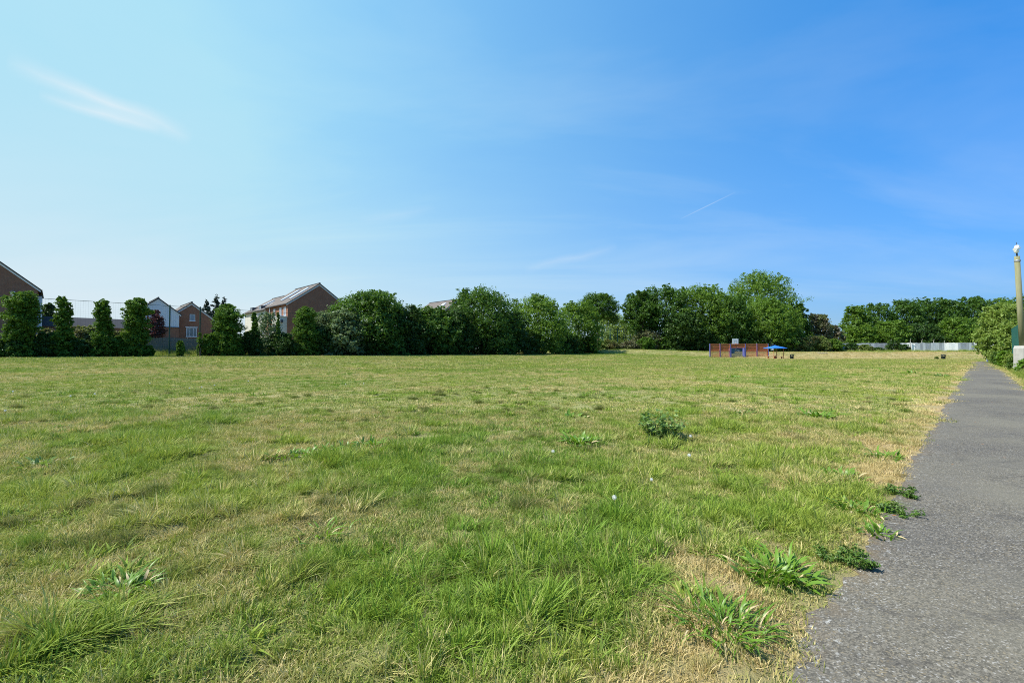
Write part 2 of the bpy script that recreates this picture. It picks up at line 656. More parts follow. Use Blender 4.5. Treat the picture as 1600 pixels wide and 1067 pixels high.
class MB:
    """collects boxes, bars, lathes and tubes into one mesh"""

    def __init__(self):
        self.v, self.f = [], []

    def add(self, vs, fs):
        b = len(self.v)
        self.v += [tuple(p) for p in vs]
        self.f += [tuple(i + b for i in q) for q in fs]
        return self

    def box(self, x0, x1, y0, y1, z0, z1):
        vs = [(x, y, z) for z in (z0, z1) for y in (y0, y1) for x in (x0, x1)]
        return self.add(vs, [(0, 2, 3, 1), (4, 5, 7, 6), (0, 1, 5, 4), (2, 6, 7, 3), (0, 4, 6, 2), (1, 3, 7, 5)])

    def prism(self, poly, d0, d1, axis='y'):
        """poly (x,z) extruded along y"""
        n = len(poly)
        vs = [(x, d0, z) for x, z in poly] + [(x, d1, z) for x, z in poly]
        fs = [tuple(range(n)), tuple(range(2 * n - 1, n - 1, -1))]
        fs += [(i, i + n, (i + 1) % n + n, (i + 1) % n) for i in range(n)]
        return self.add(vs, fs)

    def tube(self, pts, radii, sides=8, cap=True):
        pts = [Vector(p) for p in pts]
        n = len(pts)
        vs, fs = [], []
        prev = None
        for i, p in enumerate(pts):
            d = (pts[min(i + 1, n - 1)] - pts[max(i - 1, 0)]).normalized()
            ref = Vector((0, 0, 1)) if abs(d.z) < 0.9 else Vector((1, 0, 0))
            if prev is not None:
                a = (prev - d * prev.dot(d))
                a = a.normalized() if a.length > 1e-6 else d.cross(ref).normalized()
            else:
                a = d.cross(ref).normalized()
            prev = a
            b = d.cross(a)
            for k in range(sides):
                t = 2 * math.pi * k / sides
                vs.append(p + (a * math.cos(t) + b * math.sin(t)) * radii[i])
        for i in range(n - 1):
            for k in range(sides):
                k2 = (k + 1) % sides
                fs.append((i * sides + k, i * sides + k2, (i + 1) * sides + k2, (i + 1) * sides + k))
        if cap:
            fs.append(tuple(range(sides - 1, -1, -1)))
            fs.append(tuple((n - 1) * sides + k for k in range(sides)))
        return self.add(vs, fs)

    def lathe(self, prof, sides=12, c=(0, 0)):
        vs, fs = [], []
        for r, z in prof:
            for k in range(sides):
                t = 2 * math.pi * k / sides
                vs.append((c[0] + r * math.cos(t), c[1] + r * math.sin(t), z))
        for i in range(len(prof) - 1):
            for k in range(sides):
                k2 = (k + 1) % sides
                fs.append((i * sides + k, i * sides + k2, (i + 1) * sides + k2, (i + 1) * sides + k))
        fs.append(tuple(range(sides - 1, -1, -1)))
        fs.append(tuple((len(prof) - 1) * sides + k for k in range(sides)))
        return self.add(vs, fs)

    def build(self, name, mat, parent=None, loc=(0, 0, 0), rotz=0.0, smooth=False):
        return link(name, make_mesh(name, self.v, self.f, mat, smooth), parent, loc, rotz)


def bx(name, mat, parent, *b):
    return MB().box(*b).build(name, mat, parent)


# ------------------------------------------------------------------ the setting: ground, path
def graded(lo, hi, n, a):
    u = np.linspace(math.asinh(lo / a), math.asinh(hi / a), n)
    return a * np.sinh(u)


def dryness(x, y):
    """how parched the turf is, 0 to 1"""
    off = path_off(x, y)
    al = path_along(x, y)
    near_path = np.clip(1.15 - (-off) / (0.70 + 0.6 * fbm(x * 0.9, y * 0.9, 31, 3)), 0, 1) * (off < 0.3) * (al < PATH_END + 3)
    far = sstep((np.asarray(y) - 80) / 18.0) * sstep((np.asarray(x) - 34 - 14 * fbm(x * 0.1, y * 0.1, 8, 2)) / 14.0)
    far = far * (0.35 + 0.75 * fbm(np.asarray(x) * 0.12, np.asarray(y) * 0.5, 14, 3))
    q = (x - TOE0[0]) * TOE_N[0] + (y - TOE0[1]) * TOE_N[1]
    far = far * (1 - sstep((q - 10) / 3.0) * 0.9)
    blot = sstep((fbm(np.asarray(x) * 0.33 + 3, np.asarray(y) * 0.33, 5, 4) - 0.50) / 0.16)
    verge = 0.55 * np.exp(-((off - PATH_W - 0.2) / 0.25) ** 2)
    return np.clip(1.15 * near_path * np.clip(2.2 * fbm(x * 1.7, y * 1.7, 77, 3) - 0.55, 0, 1) + 0.62 * far + 0.24 * blot + verge, 0, 1)


def bumps(x, y):
    near = np.exp(-(np.hypot(x, y) / 40.0) ** 2)
    off = path_off(x, y)
    calm = 1 - np.exp(-((off - PATH_W / 2) / (PATH_W * 0.75)) ** 2)
    return near * calm * (0.12 * (fbm(x * 0.9, y * 0.9, 3, 3) - 0.5) + 0.10 * (fbm(x * 2.6, y * 2.6, 9, 2) - 0.5))


def surface_z(x, y):
    return ground_z(x, y) + bumps(x, y)


def build_ground():
    xs = graded(-2500, 2500, 520, 3.0)
    ys = np.concatenate([graded(-400, 0, 40, 6.0)[:-1], graded(0, 4000, 360, 3.0)])
    X, Y = np.meshgrid(xs, ys)
    x, y = X.ravel(), Y.ravel()
    z = surface_z(x, y)
    nx, ny = len(xs), len(ys)
    idx = np.arange(nx * ny).reshape(ny, nx)
    faces = np.stack([idx[:-1, :-1], idx[:-1, 1:], idx[1:, 1:], idx[1:, :-1]], -1).reshape(-1, 4)
    me = make_mesh('ground', np.stack([x, y, z], 1), faces, 'turf', True, {'dry': dryness(x, y)})
    tag(link('ground', me), 'gently uneven field of rough grass running to the hedges', 'field', kind='structure')


def path_edge(a):
    """how far the ragged left edge of the asphalt strays"""
    return 0.19 * (fbm(a * 1.3, a * 0.0, 41, 5) - 0.5) + 0.12 * (fbm(a * 9.0, a * 0.0 + 3.0, 43, 3) - 0.5)


def build_path():
    al = np.concatenate([np.arange(-8, 10, 0.06), np.arange(10, 30, 0.2), np.arange(30, PATH_END + 0.01, 0.6)])
    ncol = 14
    rows = []
    edge = []
    for a in al:
        lj = float(path_edge(np.float64(a)))
        rj = 0.30 * (fbm(a * 0.9, 7.0, 47, 4) - 0.5)
        for c in range(ncol):
            f = c / (ncol - 1)
            off = lj * (1 - f) + (PATH_W + rj) * f
            p = PATH0 + PATH_D * a + PATH_N * off
            rows.append((p[0], p[1]))
            edge.append(max(0.0, 1 - min(off - lj, PATH_W + rj - off) / 0.45))
    P = np.array(rows)
    camber = 0.03 * np.sin(np.linspace(0, math.pi, ncol))
    z = surface_z(P[:, 0], P[:, 1]) + 0.006 + np.tile(camber, len(al))
    idx = np.arange(len(P)).reshape(len(al), ncol)
    faces = np.stack([idx[:-1, :-1], idx[:-1, 1:], idx[1:, 1:], idx[1:, :-1]], -1).reshape(-1, 4)
    me = make_mesh('path', np.column_stack([P, z]), faces, 'asphalt', True, {'edge': edge})
    tag(link('path', me), 'worn grey asphalt path along the right side of the field', 'path', kind='structure')


build_ground()
build_path()


# ------------------------------------------------------------------ houses
def window(parent, face, c, z, w, h, bars=1, sill=True):
    """face 'front': plane y=0 facing -y at x=c ; 'left': plane x=c0 facing -x at y=c"""
    f = MB()
    t = 0.07

    def put(mb, a0, a1, z0, z1, d0, d1):
        if face[0] == 'front':
            mb.box(a0, a1, face[1] - d1, face[1] - d0, z0, z1)
        else:
            mb.box(face[1] - d1, face[1] - d0, a0, a1, z0, z1)
        return mb
    put(f, c - w / 2, c + w / 2, z, z + t, 0.003, 0.07)
    put(f, c - w / 2, c + w / 2, z + h - t, z + h, 0.003, 0.07)
    put(f, c - w / 2, c - w / 2 + t, z + t, z + h - t, 0.003, 0.07)
    put(f, c + w / 2 - t, c + w / 2, z + t, z + h - t, 0.003, 0.07)
    for k in range(bars):
        xm = c - w / 2 + w * (k + 1) / (bars + 1)
        put(f, xm - 0.035, xm + 0.035, z + t, z + h - t, 0.003, 0.065)
    o = f.build('window', 'white_trim', parent)
    put(MB(), c - w / 2 + t, c + w / 2 - t, z + t, z + h - t, 0.004, 0.03).build('pane', 'glass', o)
    if sill:
        put(MB(), c - w / 2 - 0.08, c + w / 2 + 0.08, z - 0.09, z - 0.003, 0.003, 0.12).build('sill', 'white_trim', o)
    return o


def house(name, label, apex_xy, w, Ln, z_eave, z_ridge, wall='brick', roof='roof_tile', over=0.3, trim='white_trim', group=None):
    """gable end faces the field; local x along the gable, local y away along the ridge; origin below the near apex"""
    g = gz(*apex_xy)
    t = thing(name, label, 'house', (apex_xy[0], apex_xy[1], g), GRID_ROT, group)
    e, r = z_eave - g, z_ridge - g
    MB().prism([(-w, -0.3), (w, -0.3), (w, e), (0, r), (-w, e)], 0, Ln).build('wall', wall, t)
    sl = (r - e) / w
    th = 0.16
    for s in (-1, 1):
        x1 = s * (w + over)
        z1 = e - over * sl
        poly = [(0.0, r + 0.01), (x1, z1 + 0.01), (x1, z1 + th), (0.0, r + th * 1.25)]
        if s > 0:
            poly = [(0.0, r + 0.01), (0.0, r + th * 1.25), (x1, z1 + th), (x1, z1 + 0.01)]
        rf = MB().prism(poly, -0.22, Ln + 0.22).build('roof', roof, t)
        # verge board under the tiles on the near gable
        vb = [(0, r - 0.24), (s * (w + over * 0.9), e - over * 0.9 * sl - 0.24), (s * (w + over * 0.9), e - over * 0.9 * sl - 0.003), (0, r - 0.003)]
        if s > 0:
            vb = vb[::-1]
        MB().prism(vb, -0.10, -0.004).build('bargeboard', trim, t)
        gt = MB().box(min(x1, x1 + s * 0.12), max(x1, x1 + s * 0.12), -0.2, Ln + 0.2, z1 - 0.02, z1 + 0.10)
        gt.build('gutter', 'dark_trim', t)
    MB().tube([(0, -0.23, r + th * 1.2), (0, Ln + 0.23, r + th * 1.2)], [0.13, 0.13], 8).build('ridge_tiles', 'dark_trim', t)
    return t, e, r, sl


def skylight(t, w, e, sl, y, u0, u1, half=0.45, mat='solar_glass'):
    """rooflight lying on the left roof slope, from u0 to u1 of the slope (0 eave, 1 ridge)"""
    r = e + w * sl
    pts = []
    for u in (u0, u1):
        x = -w * (1 - u)
        z = e + (r - e) * u
        pts.append((x, z))
    n = Vector((-sl, 0, 1)).normalized()
    vs = []
    for lift in (0.16, 0.30):
        for (x, z) in pts:
            for yy in (y - half, y + half):
                vs.append((x + n.x * lift, yy, z + n.z * lift))
    m = MB().add(vs, [(0, 2, 3, 1), (4, 5, 7, 6), (0, 1, 5, 4), (2, 6, 7, 3), (0, 4, 6, 2), (1, 3, 7, 5)])
    return m.build('skylight', mat, t)


# tall brick block at the left edge of the picture
hf, e, r, sl = house('brick_house', 'tall dark brick house cut by the left picture edge behind ivy column', (-61.9, 51.4), 5.0, 11, 9.3, 13.7, 'brick_dark', 'roof_slate')
MB().tube([(3.0, -0.12, 0), (3.0, -0.12, e - 0.9)], [0.10, 0.10], 8).build('downpipe', 'white_trim', hf)
bx('downpipe_hopper', 'white_trim', hf, 2.82, 3.18, -0.28, -0.01, e - 0.95, e - 0.6)
MB().box(5.003, 5.4, 0.4, 3.2, 0, e - 0.95).build('bay', 'white_cladding', hf)
bx('bay_cap', 'dark_trim', hf, 4.99, 5.5, 0.3, 3.3, e - 0.94, e - 0.82)
window(hf, ('front', 0), 1.0, 4.6, 1.3, 1.3)

# white-clad gable
ha, e, r, sl = house('white_gable_house', 'two storey house with white clad gable above brick lower wall', (px_x(246, 70), 70), 2.67, 9, 7.6, 9.75, 'brick', 'roof_slate')
MB().prism([(-2.69, 3.75), (2.69, 3.75), (2.69, e - 0.02), (0, r - 0.02), (-2.69, e - 0.02)], -0.05, -0.003).build('cladding', 'white_cladding', ha)
for k in (-1.35, -0.75):
    bx('small_window', 'dark_trim', ha, k, k + 0.42, -0.09, -0.055, 5.55, 6.2)
window(ha, ('front', 0), -0.25, 2.75, 1.25, 0.8, 1)
MB().box(-2.8, 2.8, -0.16, -0.06, 3.66, 3.76).build('band', 'dark_trim', ha)
MB().box(-2.8, 2.9, -0.9, -0.1, 1.72, 1.80).build('canopy', 'grey_metal', ha)

# brick gable beside it
hb, e, r, sl = house('brick_gable_house', 'small red brick gable house with two white windows beside white gable', (px_x(298.5, 75), 75), 2.97, 9, 7.23, 9.6, 'brick', 'roof_tile')
window(hb, ('front', 0), 0.12, 5.0, 0.75, 1.1, 0)
window(hb, ('front', 0), 0.02, 2.35, 1.45, 1.45, 2)
MB().box(-0.85, 0.9, -0.12, -0.004, 3.85, 4.0).build('lintel', 'white_trim', hb)

# big brick block with the side front in view
hc, e, r, sl = house('brick_townhouse', 'tall brown brick townhouse with rooflights and cream bay above the hedge', (-34.5, 80.0), 5.3, 11.2, 9.8, 13.56, 'brick', 'roof_tile')
for y in (2.0, 6.4):
    skylight(hc, 5.3, e, sl, y, 0.22, 0.80, 0.55)
lf = ('left', -5.3)
for y in (1.3, 3.5, 6.6):
    window(hc, lf, y, e - 2.1, 1.0, 1.5, 0)
MB().box(-6.5, -5.303, 0.25, 4.0, 0, e - 2.35).build('bay', 'cream_render', hc)
bx('bay_cap', 'white_trim', hc, -6.6, -5.304, 0.15, 4.1, e - 2.349, e - 2.22)
MB().box(-6.35, -6.05, -0.02, 0.248, e - 3.4, e - 2.9).build('wall_lamp', 'dark_trim', hc)
MB().tube([(-5.42, 8.8, 0), (-5.42, 8.8, e - 0.2)], [0.09, 0.09], 8).build('downpipe', 'white_trim', hc)
window(hc, lf, 5.6, e - 5.0, 1.2, 1.5, 1)
window(hc, lf, 8.0, e - 5.0, 1.2, 1.5, 1)

hd, e, r, sl = house('terrace_house', 'brown tiled terrace house with white front behind the tall townhouse', tuple(np.array([-34.5, 80.0]) + 11.5 * np.array([-0.714, 0.70])), 5.3, 13.0, 9.5, 12.8, 'cream_render', 'roof_tile')
for y in (2.2, 6.6):
    skylight(hd, 5.3, e, sl, y, 0.3, 0.7, 0.5)
for y in (1.5, 4.2, 7.5):
    window(hd, ('left', -5.3), y, e - 2.0, 1.0, 1.4, 0)
    window(hd, ('left', -5.3), y, e - 4.8, 1.2, 1.5, 1)
for y in (4.0, 9.5):
    dm = MB().box(-5.1, -3.9, y - 0.8, y + 0.8, e + 0.1, e + 0.95).build('dormer', 'dark_trim', hd)
    MB().box(-5.13, -5.103, y - 0.6, y + 0.6, e + 0.2, e + 0.85).build('pane', 'glass', dm)

he, e, r, sl = house('far_house', 'brown tiled roof with one rooflight showing over the hedge', (px_x(715, 105), 105.0), 5.3, 11, 10.0, 13.6, 'brick', 'roof_tile')
skylight(he, 5.3, e, sl, 3.2, 0.3, 0.78, 0.55)

# long low roof between the ivy columns
p = np.array(hedge_point(1.0, -19))
g = gz(*p)
lb = thing('low_building', 'long low building with dark grey roof seen between ivy columns', 'building', (p[0], p[1], g), GRID_ROT)
MB().box(-4, 9, 0, 5, -0.3, 3.2).build('wall', 'brick_dark', lb)
MB().prism([(-0.3, 3.2), (2.6, 4.6), (5.3, 3.2)], -4.2, 9.2).build('roof', 'roof_slate', lb)
rf = [o for o in lb.children if o.name.startswith('roof')][0]
rf.rotation_euler = (0, 0, R(-90))
rf.location = (0, 5.0, 0)


# ------------------------------------------------------------------ foliage
def leaf_mesh(name, C, N, size, tone, mat, rng, aspect=0.62, fold=0.25):
    """one folded four-cornered leaf per centre"""
    n = len(C)
    N = N / np.maximum(np.linalg.norm(N, axis=1, keepdims=True), 1e-6)
    r = rng.normal(size=(n, 3))
    A = np.cross(N, r)
    A /= np.maximum(np.linalg.norm(A, axis=1, keepdims=True), 1e-6)
    Bv = np.cross(N, A)
    s = size[:, None]
    v0 = C - A * s * 0.5
    v2 = C + A * s * 0.5 - N * s * fold * 0.5
    v1 = C + Bv * s * 0.5 * aspect + N * s * fold * 0.4
    v3 = C - Bv * s * 0.5 * aspect + N * s * fold * 0.4
    V = np.stack([v0, v1, v2, v3], 1).reshape(-1, 3)
    Fc = np.arange(n * 4).reshape(n, 4)
    return make_mesh(name, V, Fc, mat, False, {'tone': np.repeat(tone, 4)})


def crown_mesh(lobes, n, leaf, seed, mat, clump=0.20, up=0.25, fill=0.18, aspect=0.62, zmin=0.05):
    rng = np.random.default_rng(seed)
    lobes = np.array(lobes, float)
    rad = lobes[:, 3:6]
    wgt = (rad[:, 0] * rad[:, 1] + rad[:, 0] * rad[:, 2] + rad[:, 1] * rad[:, 2])
    wgt = wgt / wgt.sum()
    per = 26
    nc = max(8, int(n * (1 - fill) / per))
    li = rng.choice(len(lobes), nc, p=wgt)
    d = rng.normal(size=(nc, 3))
    d[:, 2] += up
    d /= np.linalg.norm(d, axis=1, keepdims=True)
    rr = rng.uniform(0.72, 1.04, nc) + (rng.random(nc) < 0.08) * 0.10
    cc = lobes[li, :3] + d * rad[li] * rr[:, None]
    # keep clumps that are not deep inside another lobe
    inner = np.zeros(nc, bool)
    for k in range(len(lobes)):
        q = ((cc - lobes[k, :3]) / rad[k])
        inner |= (np.einsum('ij,ij->i', q, q) < 0.42)
    cc, d, li = cc[~inner], d[~inner], li[~inner]
    nc = len(cc)
    cr = (rad[li].mean(1) * clump) * rng.uniform(0.6, 1.35, nc)
    k = np.repeat(np.arange(nc), per)
    off = np.clip(rng.normal(size=(nc * per, 3)), -1.7, 1.7) * np.array([0.62, 0.62, 0.42])
    C = cc[k] + off * cr[k][:, None]
    N = d[k] * 0.6 + rng.normal(size=(nc * per, 3)) * 0.75 + np.array([0, 0, 0.45])
    ctone = rng.random(nc)
    tone = np.clip(0.45 * ctone[k] + 0.55 * rng.random(nc * per), 0, 1)
    # sparse big inner leaves, crown shade put into their darker tone
    nf = int(n * fill)
    lf_ = rng.choice(len(lobes), nf, p=wgt)
    df = rng.normal(size=(nf, 3))
    df /= np.linalg.norm(df, axis=1, keepdims=True)
    Cf = lobes[lf_, :3] + df * rad[lf_] * (rng.random(nf) ** 0.5 * 0.8)[:, None]
    C = np.concatenate([C, Cf])
    N = np.concatenate([N, rng.normal(size=(nf, 3))])
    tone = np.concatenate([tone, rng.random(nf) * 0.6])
    size = leaf * rng.uniform(0.55, 1.3, len(C))
    size[-nf:] *= 2.0
    keep = C[:, 2] > zmin
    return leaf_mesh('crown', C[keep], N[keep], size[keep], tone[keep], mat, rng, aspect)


def dome_lobes(rng, Wd, H, cb, k, dp=None, lean=0.0):
    """crown lobes filling a full rounded crown of width Wd, depth dp, top H, bottom cb"""
    dp = dp or Wd
    span = H - cb
    m = min(Wd, span * 1.15)
    L_ = [(0, 0, cb + span * 0.47, Wd * 0.40, dp * 0.40, span * 0.46)]
    kk = 2 * k + 3
    for i in range(kk):
        u = (i + 0.5) / kk
        a = 2 * math.pi * (i * 0.618 + rng.uniform(-0.07, 0.07))
        prof = math.sqrt(max(0.0, 1 - ((u - 0.32) / 0.72) ** 2)) if u > 0.32 else 0.92 + 0.25 * u
        lr = rng.uniform(0.13, 0.225) * (1.0 if u < 0.7 else 0.85)
        rr = max(0.02, 0.52 * prof - lr * 0.9) * rng.uniform(0.85, 1.08)
        rz = lr * m * rng.uniform(0.75, 1.0)
        z = min(cb + span * (0.03 + 0.94 * u), H - rz * rng.uniform(0.9, 1.15))
        L_.append((math.cos(a) * rr * Wd + lean * (u - 0.5) * Wd, math.sin(a) * rr * dp, z, lr * Wd * rng.uniform(0.9, 1.2), lr * dp, rz))
    for j in range(5):
        a = rng.uniform(0, 6.283)
        ro = rng.uniform(0.12, 0.40)
        sr = rng.uniform(0.055, 0.10)
        zt = cb + span * (0.32 + 0.70 * math.sqrt(max(0.0, 1 - (ro / 0.53) ** 2)))
        L_.append((math.cos(a) * ro * Wd, math.sin(a) * ro * dp, min(zt, H - sr * m * 0.9), sr * Wd, sr * dp, sr * m * 1.25))
    L_.append((rng.uniform(-0.12, 0.12) * Wd, 0, H - 0.15 * m, Wd * 0.17, dp * 0.17, 0.14 * m))
    return L_


def wood(lobes, H, rng, r0, stems=1):
    m = MB()
    for s in range(stems):
        ox, oy = (rng.uniform(-0.25, 0.25), rng.uniform(-0.25, 0.25)) if stems > 1 else (0, 0)
        top = H * rng.uniform(0.5, 0.62)
        pts, rad = [], []
        for i in range(6):
            f = i / 5
            pts.append((ox + rng.uniform(-0.12, 0.12) * f * 2, oy + rng.uniform(-0.12, 0.12) * f * 2, -0.15 + (top + 0.15) * f))
            rad.append(r0 * (1.25 - 0.85 * f) if i else r0 * 1.5)
        m.tube(pts, rad, 8)
        for lb_ in lobes[1::2]:
            z0 = min(top * 0.95, max(0.25 * H, lb_[2] - 0.28 * H))
            f = z0 / top
            a = Vector(pts[min(5, int(f * 5))])
            b = Vector(lb_[:3])
            c = (a + b) / 2 + Vector((0, 0, 0.06 * H))
            rr = r0 * 0.42
            m.tube([a, c, b], [rr, rr * 0.65, rr * 0.2], 5)
            if stems > 1:
                break
    return m


TRI = [0]


def tree(name, label, px, ytop, wpx, depth, mat, n, leaf, seed, cb=0.06, k=9, group=None, cat='tree', clump=0.2, dpf=0.9, up=0.25, trunk=0.22,
         stems=1, lobes=None, aspect=0.62, fill=0.18, lean=0.0):
    rng = random.Random(seed)
    x = px_x(px, depth)
    g = gz(x, depth)
    H = py_z(ytop, depth) - g
    Wd = wpx / F * depth
    t = thing(name, label, cat, (x, depth, g), rng.uniform(0, 0.0), group)
    lb_ = lobes(rng, Wd, H) if lobes else dome_lobes(rng, Wd, H, cb * H, k, Wd * dpf, lean)
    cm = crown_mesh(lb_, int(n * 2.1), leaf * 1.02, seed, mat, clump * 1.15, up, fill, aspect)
    TRI[0] += len(cm.polygons) * 2
    link('crown' if cat == 'tree' else 'foliage', cm, t)
    wood(lb_, H, rng, trunk, stems).build('trunk' if cat == 'tree' else 'stem', 'bark', t, smooth=True)
    return t


def hd_depth(px, s=0.0):
    x, y = hedge_point(hedge_t(px))
    # step s metres towards the camera along the view ray
    d = math.hypot(x, y)
    return y * (1 - s / d)


def column_lobes(taper=0.85, foot=1.25, n=9):
    def f(rng, Wd, H):
        out = []
        for i in range(n):
            u = i / (n - 1)
            w = Wd * 0.5 * (foot + (taper - foot) * min(1, u * 1.6)) * rng.uniform(0.78, 1.06)
            if i == n - 1:
                w *= 0.62
            if i == n - 2:
                w *= 0.88
            out.append((rng.uniform(-0.07, 0.07) * Wd, rng.uniform(-0.07, 0.07) * Wd, 0.35 + u * (H - 0.75), w, w, H / n * 0.95 if i < n - 1 else 0.42))
        return out
    return f


# ivy-clad posts of the ball-stop fence
IV = [(32, 455, 50, 'ivy_leaf', 'broad ivy covered post, leftmost in the row, in front of brick house', 0.95, 1.0),
      (97, 463, 32, 'ivy_leaf', 'slim ivy covered post, second from the left picture edge', 0.8, 1.35),
      (160, 466, 32, 'ivy_leaf', 'ivy covered post widening at its foot, third from left picture edge', 0.8, 1.35),
      (212, 465, 41, 'ivy_leaf', 'thick ivy covered post beside the purple tree', 0.95, 0.95),
      (356, 475, 52, 'ivy_leaf', 'thick ivy covered post right of the small brick gable house', 0.8, 1.1),
      (397, 487, 13, 'ivy_leaf', 'very thin ivy covered post in front of white terrace wall', 0.8, 1.3),
      (434, 488, 8, 'ivy_leaf', 'thin bare topped ivy post in front of the cream bay', 0.7, 1.6),
      (478, 480, 46, 'ivy_leaf', 'dark ivy covered post under the tall townhouse gable', 0.9, 1.2)]
for i, (px, yt, wp, mt, lab, tp, ft) in enumerate(IV):
    dep = hd_depth(px, 0.5)
    x = px_x(px, dep)
    g = gz(x, dep)
    H = py_z(yt, dep) - g
    Wd = wp / F * dep * 0.86
    t = thing('ivy_column', lab, 'ivy', (x, dep, g), 0, 'ivy covered fence posts')
    rng = random.Random(300 + i)
    lb_ = column_lobes(tp + 0.08, ft, 12)(rng, Wd, H)
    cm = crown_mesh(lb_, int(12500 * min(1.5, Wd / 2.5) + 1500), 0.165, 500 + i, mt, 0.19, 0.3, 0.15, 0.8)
    link('foliage', cm, t)
    MB().tube([(0, 0, -0.2), (0, 0, H - 0.35)], [0.09, 0.08], 8).build('post', 'green_steel', t)

# short ivy stump and low bushes along the fence foot
LOW = [(282, 532, 13, 0.6, 'ivy_leaf', 'ivy_stump', 'short ivy covered stump in the gap between two green posts', 0.16, 1500),
       (232, 540, 16, 0.4, 'ivy_leaf', 'bush', 'small round ivy bush at the foot of the fourth ivy post', 0.17, 1500),
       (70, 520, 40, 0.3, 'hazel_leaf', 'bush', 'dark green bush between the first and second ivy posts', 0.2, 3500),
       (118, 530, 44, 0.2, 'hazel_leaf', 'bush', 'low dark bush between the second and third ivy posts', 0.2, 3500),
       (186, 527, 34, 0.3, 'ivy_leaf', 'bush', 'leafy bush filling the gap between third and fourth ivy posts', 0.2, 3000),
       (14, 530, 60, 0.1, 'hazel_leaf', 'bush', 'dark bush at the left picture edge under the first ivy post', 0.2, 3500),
       (327, 522, 26, 0.4, 'ivy_leaf', 'bush', 'bright leafy bush left of the thick ivy post by brick gable house', 0.19, 2600),
       (312, 520, 8, 0.5, 'ivy_leaf', 'ivy_clump', 'narrow ivy climbing the foot of the second bare green post', 0.15, 700),
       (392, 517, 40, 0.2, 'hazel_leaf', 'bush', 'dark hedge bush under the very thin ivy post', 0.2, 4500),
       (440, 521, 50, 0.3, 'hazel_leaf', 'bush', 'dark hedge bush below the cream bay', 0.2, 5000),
       (505, 508, 60, 0.4, 'hazel_leaf', 'bush', 'dense dark bush under the right end of the townhouse gable', 0.22, 6000)]
for i, (px, yt, wp, s, mt, nm, lab, lf_, n) in enumerate(LOW):
    tree(nm, lab, px, yt, wp, hd_depth(px, s), mt, n, lf_, 700 + i, 0.0, 6, 'low bushes along the fence foot' if nm == 'bush' else None, 'bush', 0.26, 0.8, trunk=0.06, stems=3)

# shrubs beyond the fence
BACK = [(128, 509, 46, 8, 'scrub_leaf', 'bush', 'brownish shrub behind gap between second and third ivy posts', 4000),
        (72, 514, 30, 8, 'scrub_leaf', 'bush', 'brownish shrub behind gap between first and second ivy posts', 3000),
        (188, 517, 36, 9, 'scrub_leaf', 'bush', 'yellow green shrub behind gap between third and fourth ivy posts', 3000),
        (72, 474, 30, 26, 'hazel_leaf', 'round_tree', 'dark bushy tree beside the left brick house, above the long low roof', 4500)]
for i, (px, yt, wp, s, mt, nm, lab, n) in enumerate(BACK):
    tree(nm, lab, px, yt, wp, hd_depth(px, -s), mt, n, 0.22, 760 + i, 0.0, 7, None, 'tree' if 'tree' in nm else 'bush', 0.24, 0.8, trunk=0.08, stems=3)
tree('purple_tree', 'purple leaved tree in front of the white clad gable', 241, 484, 30, hd_depth(241, -4), 'purple_leaf', 2600, 0.2, 790, 0.22, 8, clump=0.22, trunk=0.08, fill=0.08)


def conifer(px, ytop, wpx, depth, seed, label):
    rng = random.Random(seed)
    x = px_x(px, depth)
    g = gz(x, depth)
    H = py_z(ytop, depth) - g
    Wd = wpx / F * depth
    t = thing('conifer_tree', label, 'tree', (x, depth, g), 0, 'dark conifers behind the small brick house')
    lobes_ = []
    for i in range(26):
        u = i / 25
        r = Wd * 0.5 * (1 - u) ** 0.8
        a = i * 2.4
        rr = r * 0.55
        lobes_.append((math.cos(a) * rr, math.sin(a) * rr, 1.2 + u * (H - 1.6), 0.25 + r * 0.5, 0.25 + r * 0.5, H / 30))
    link('crown', crown_mesh(lobes_, 9000, 0.34, seed, 'conifer_needle', 0.3, 0.0, 0.15, 0.4), t)
    MB().tube([(0, 0, -0.2), (0, 0, H * 0.96)], [0.22, 0.03], 7).build('trunk', 'bark', t)


conifer(337, 459, 46, 98, 811, 'tallest dark conifer rising behind the small brick gable house')
conifer(322, 468, 40, 97, 812, 'shorter dark conifer left of the tallest conifer')
conifer(349, 463, 40, 100, 813, 'dark conifer right of the tallest conifer above the ivy post')

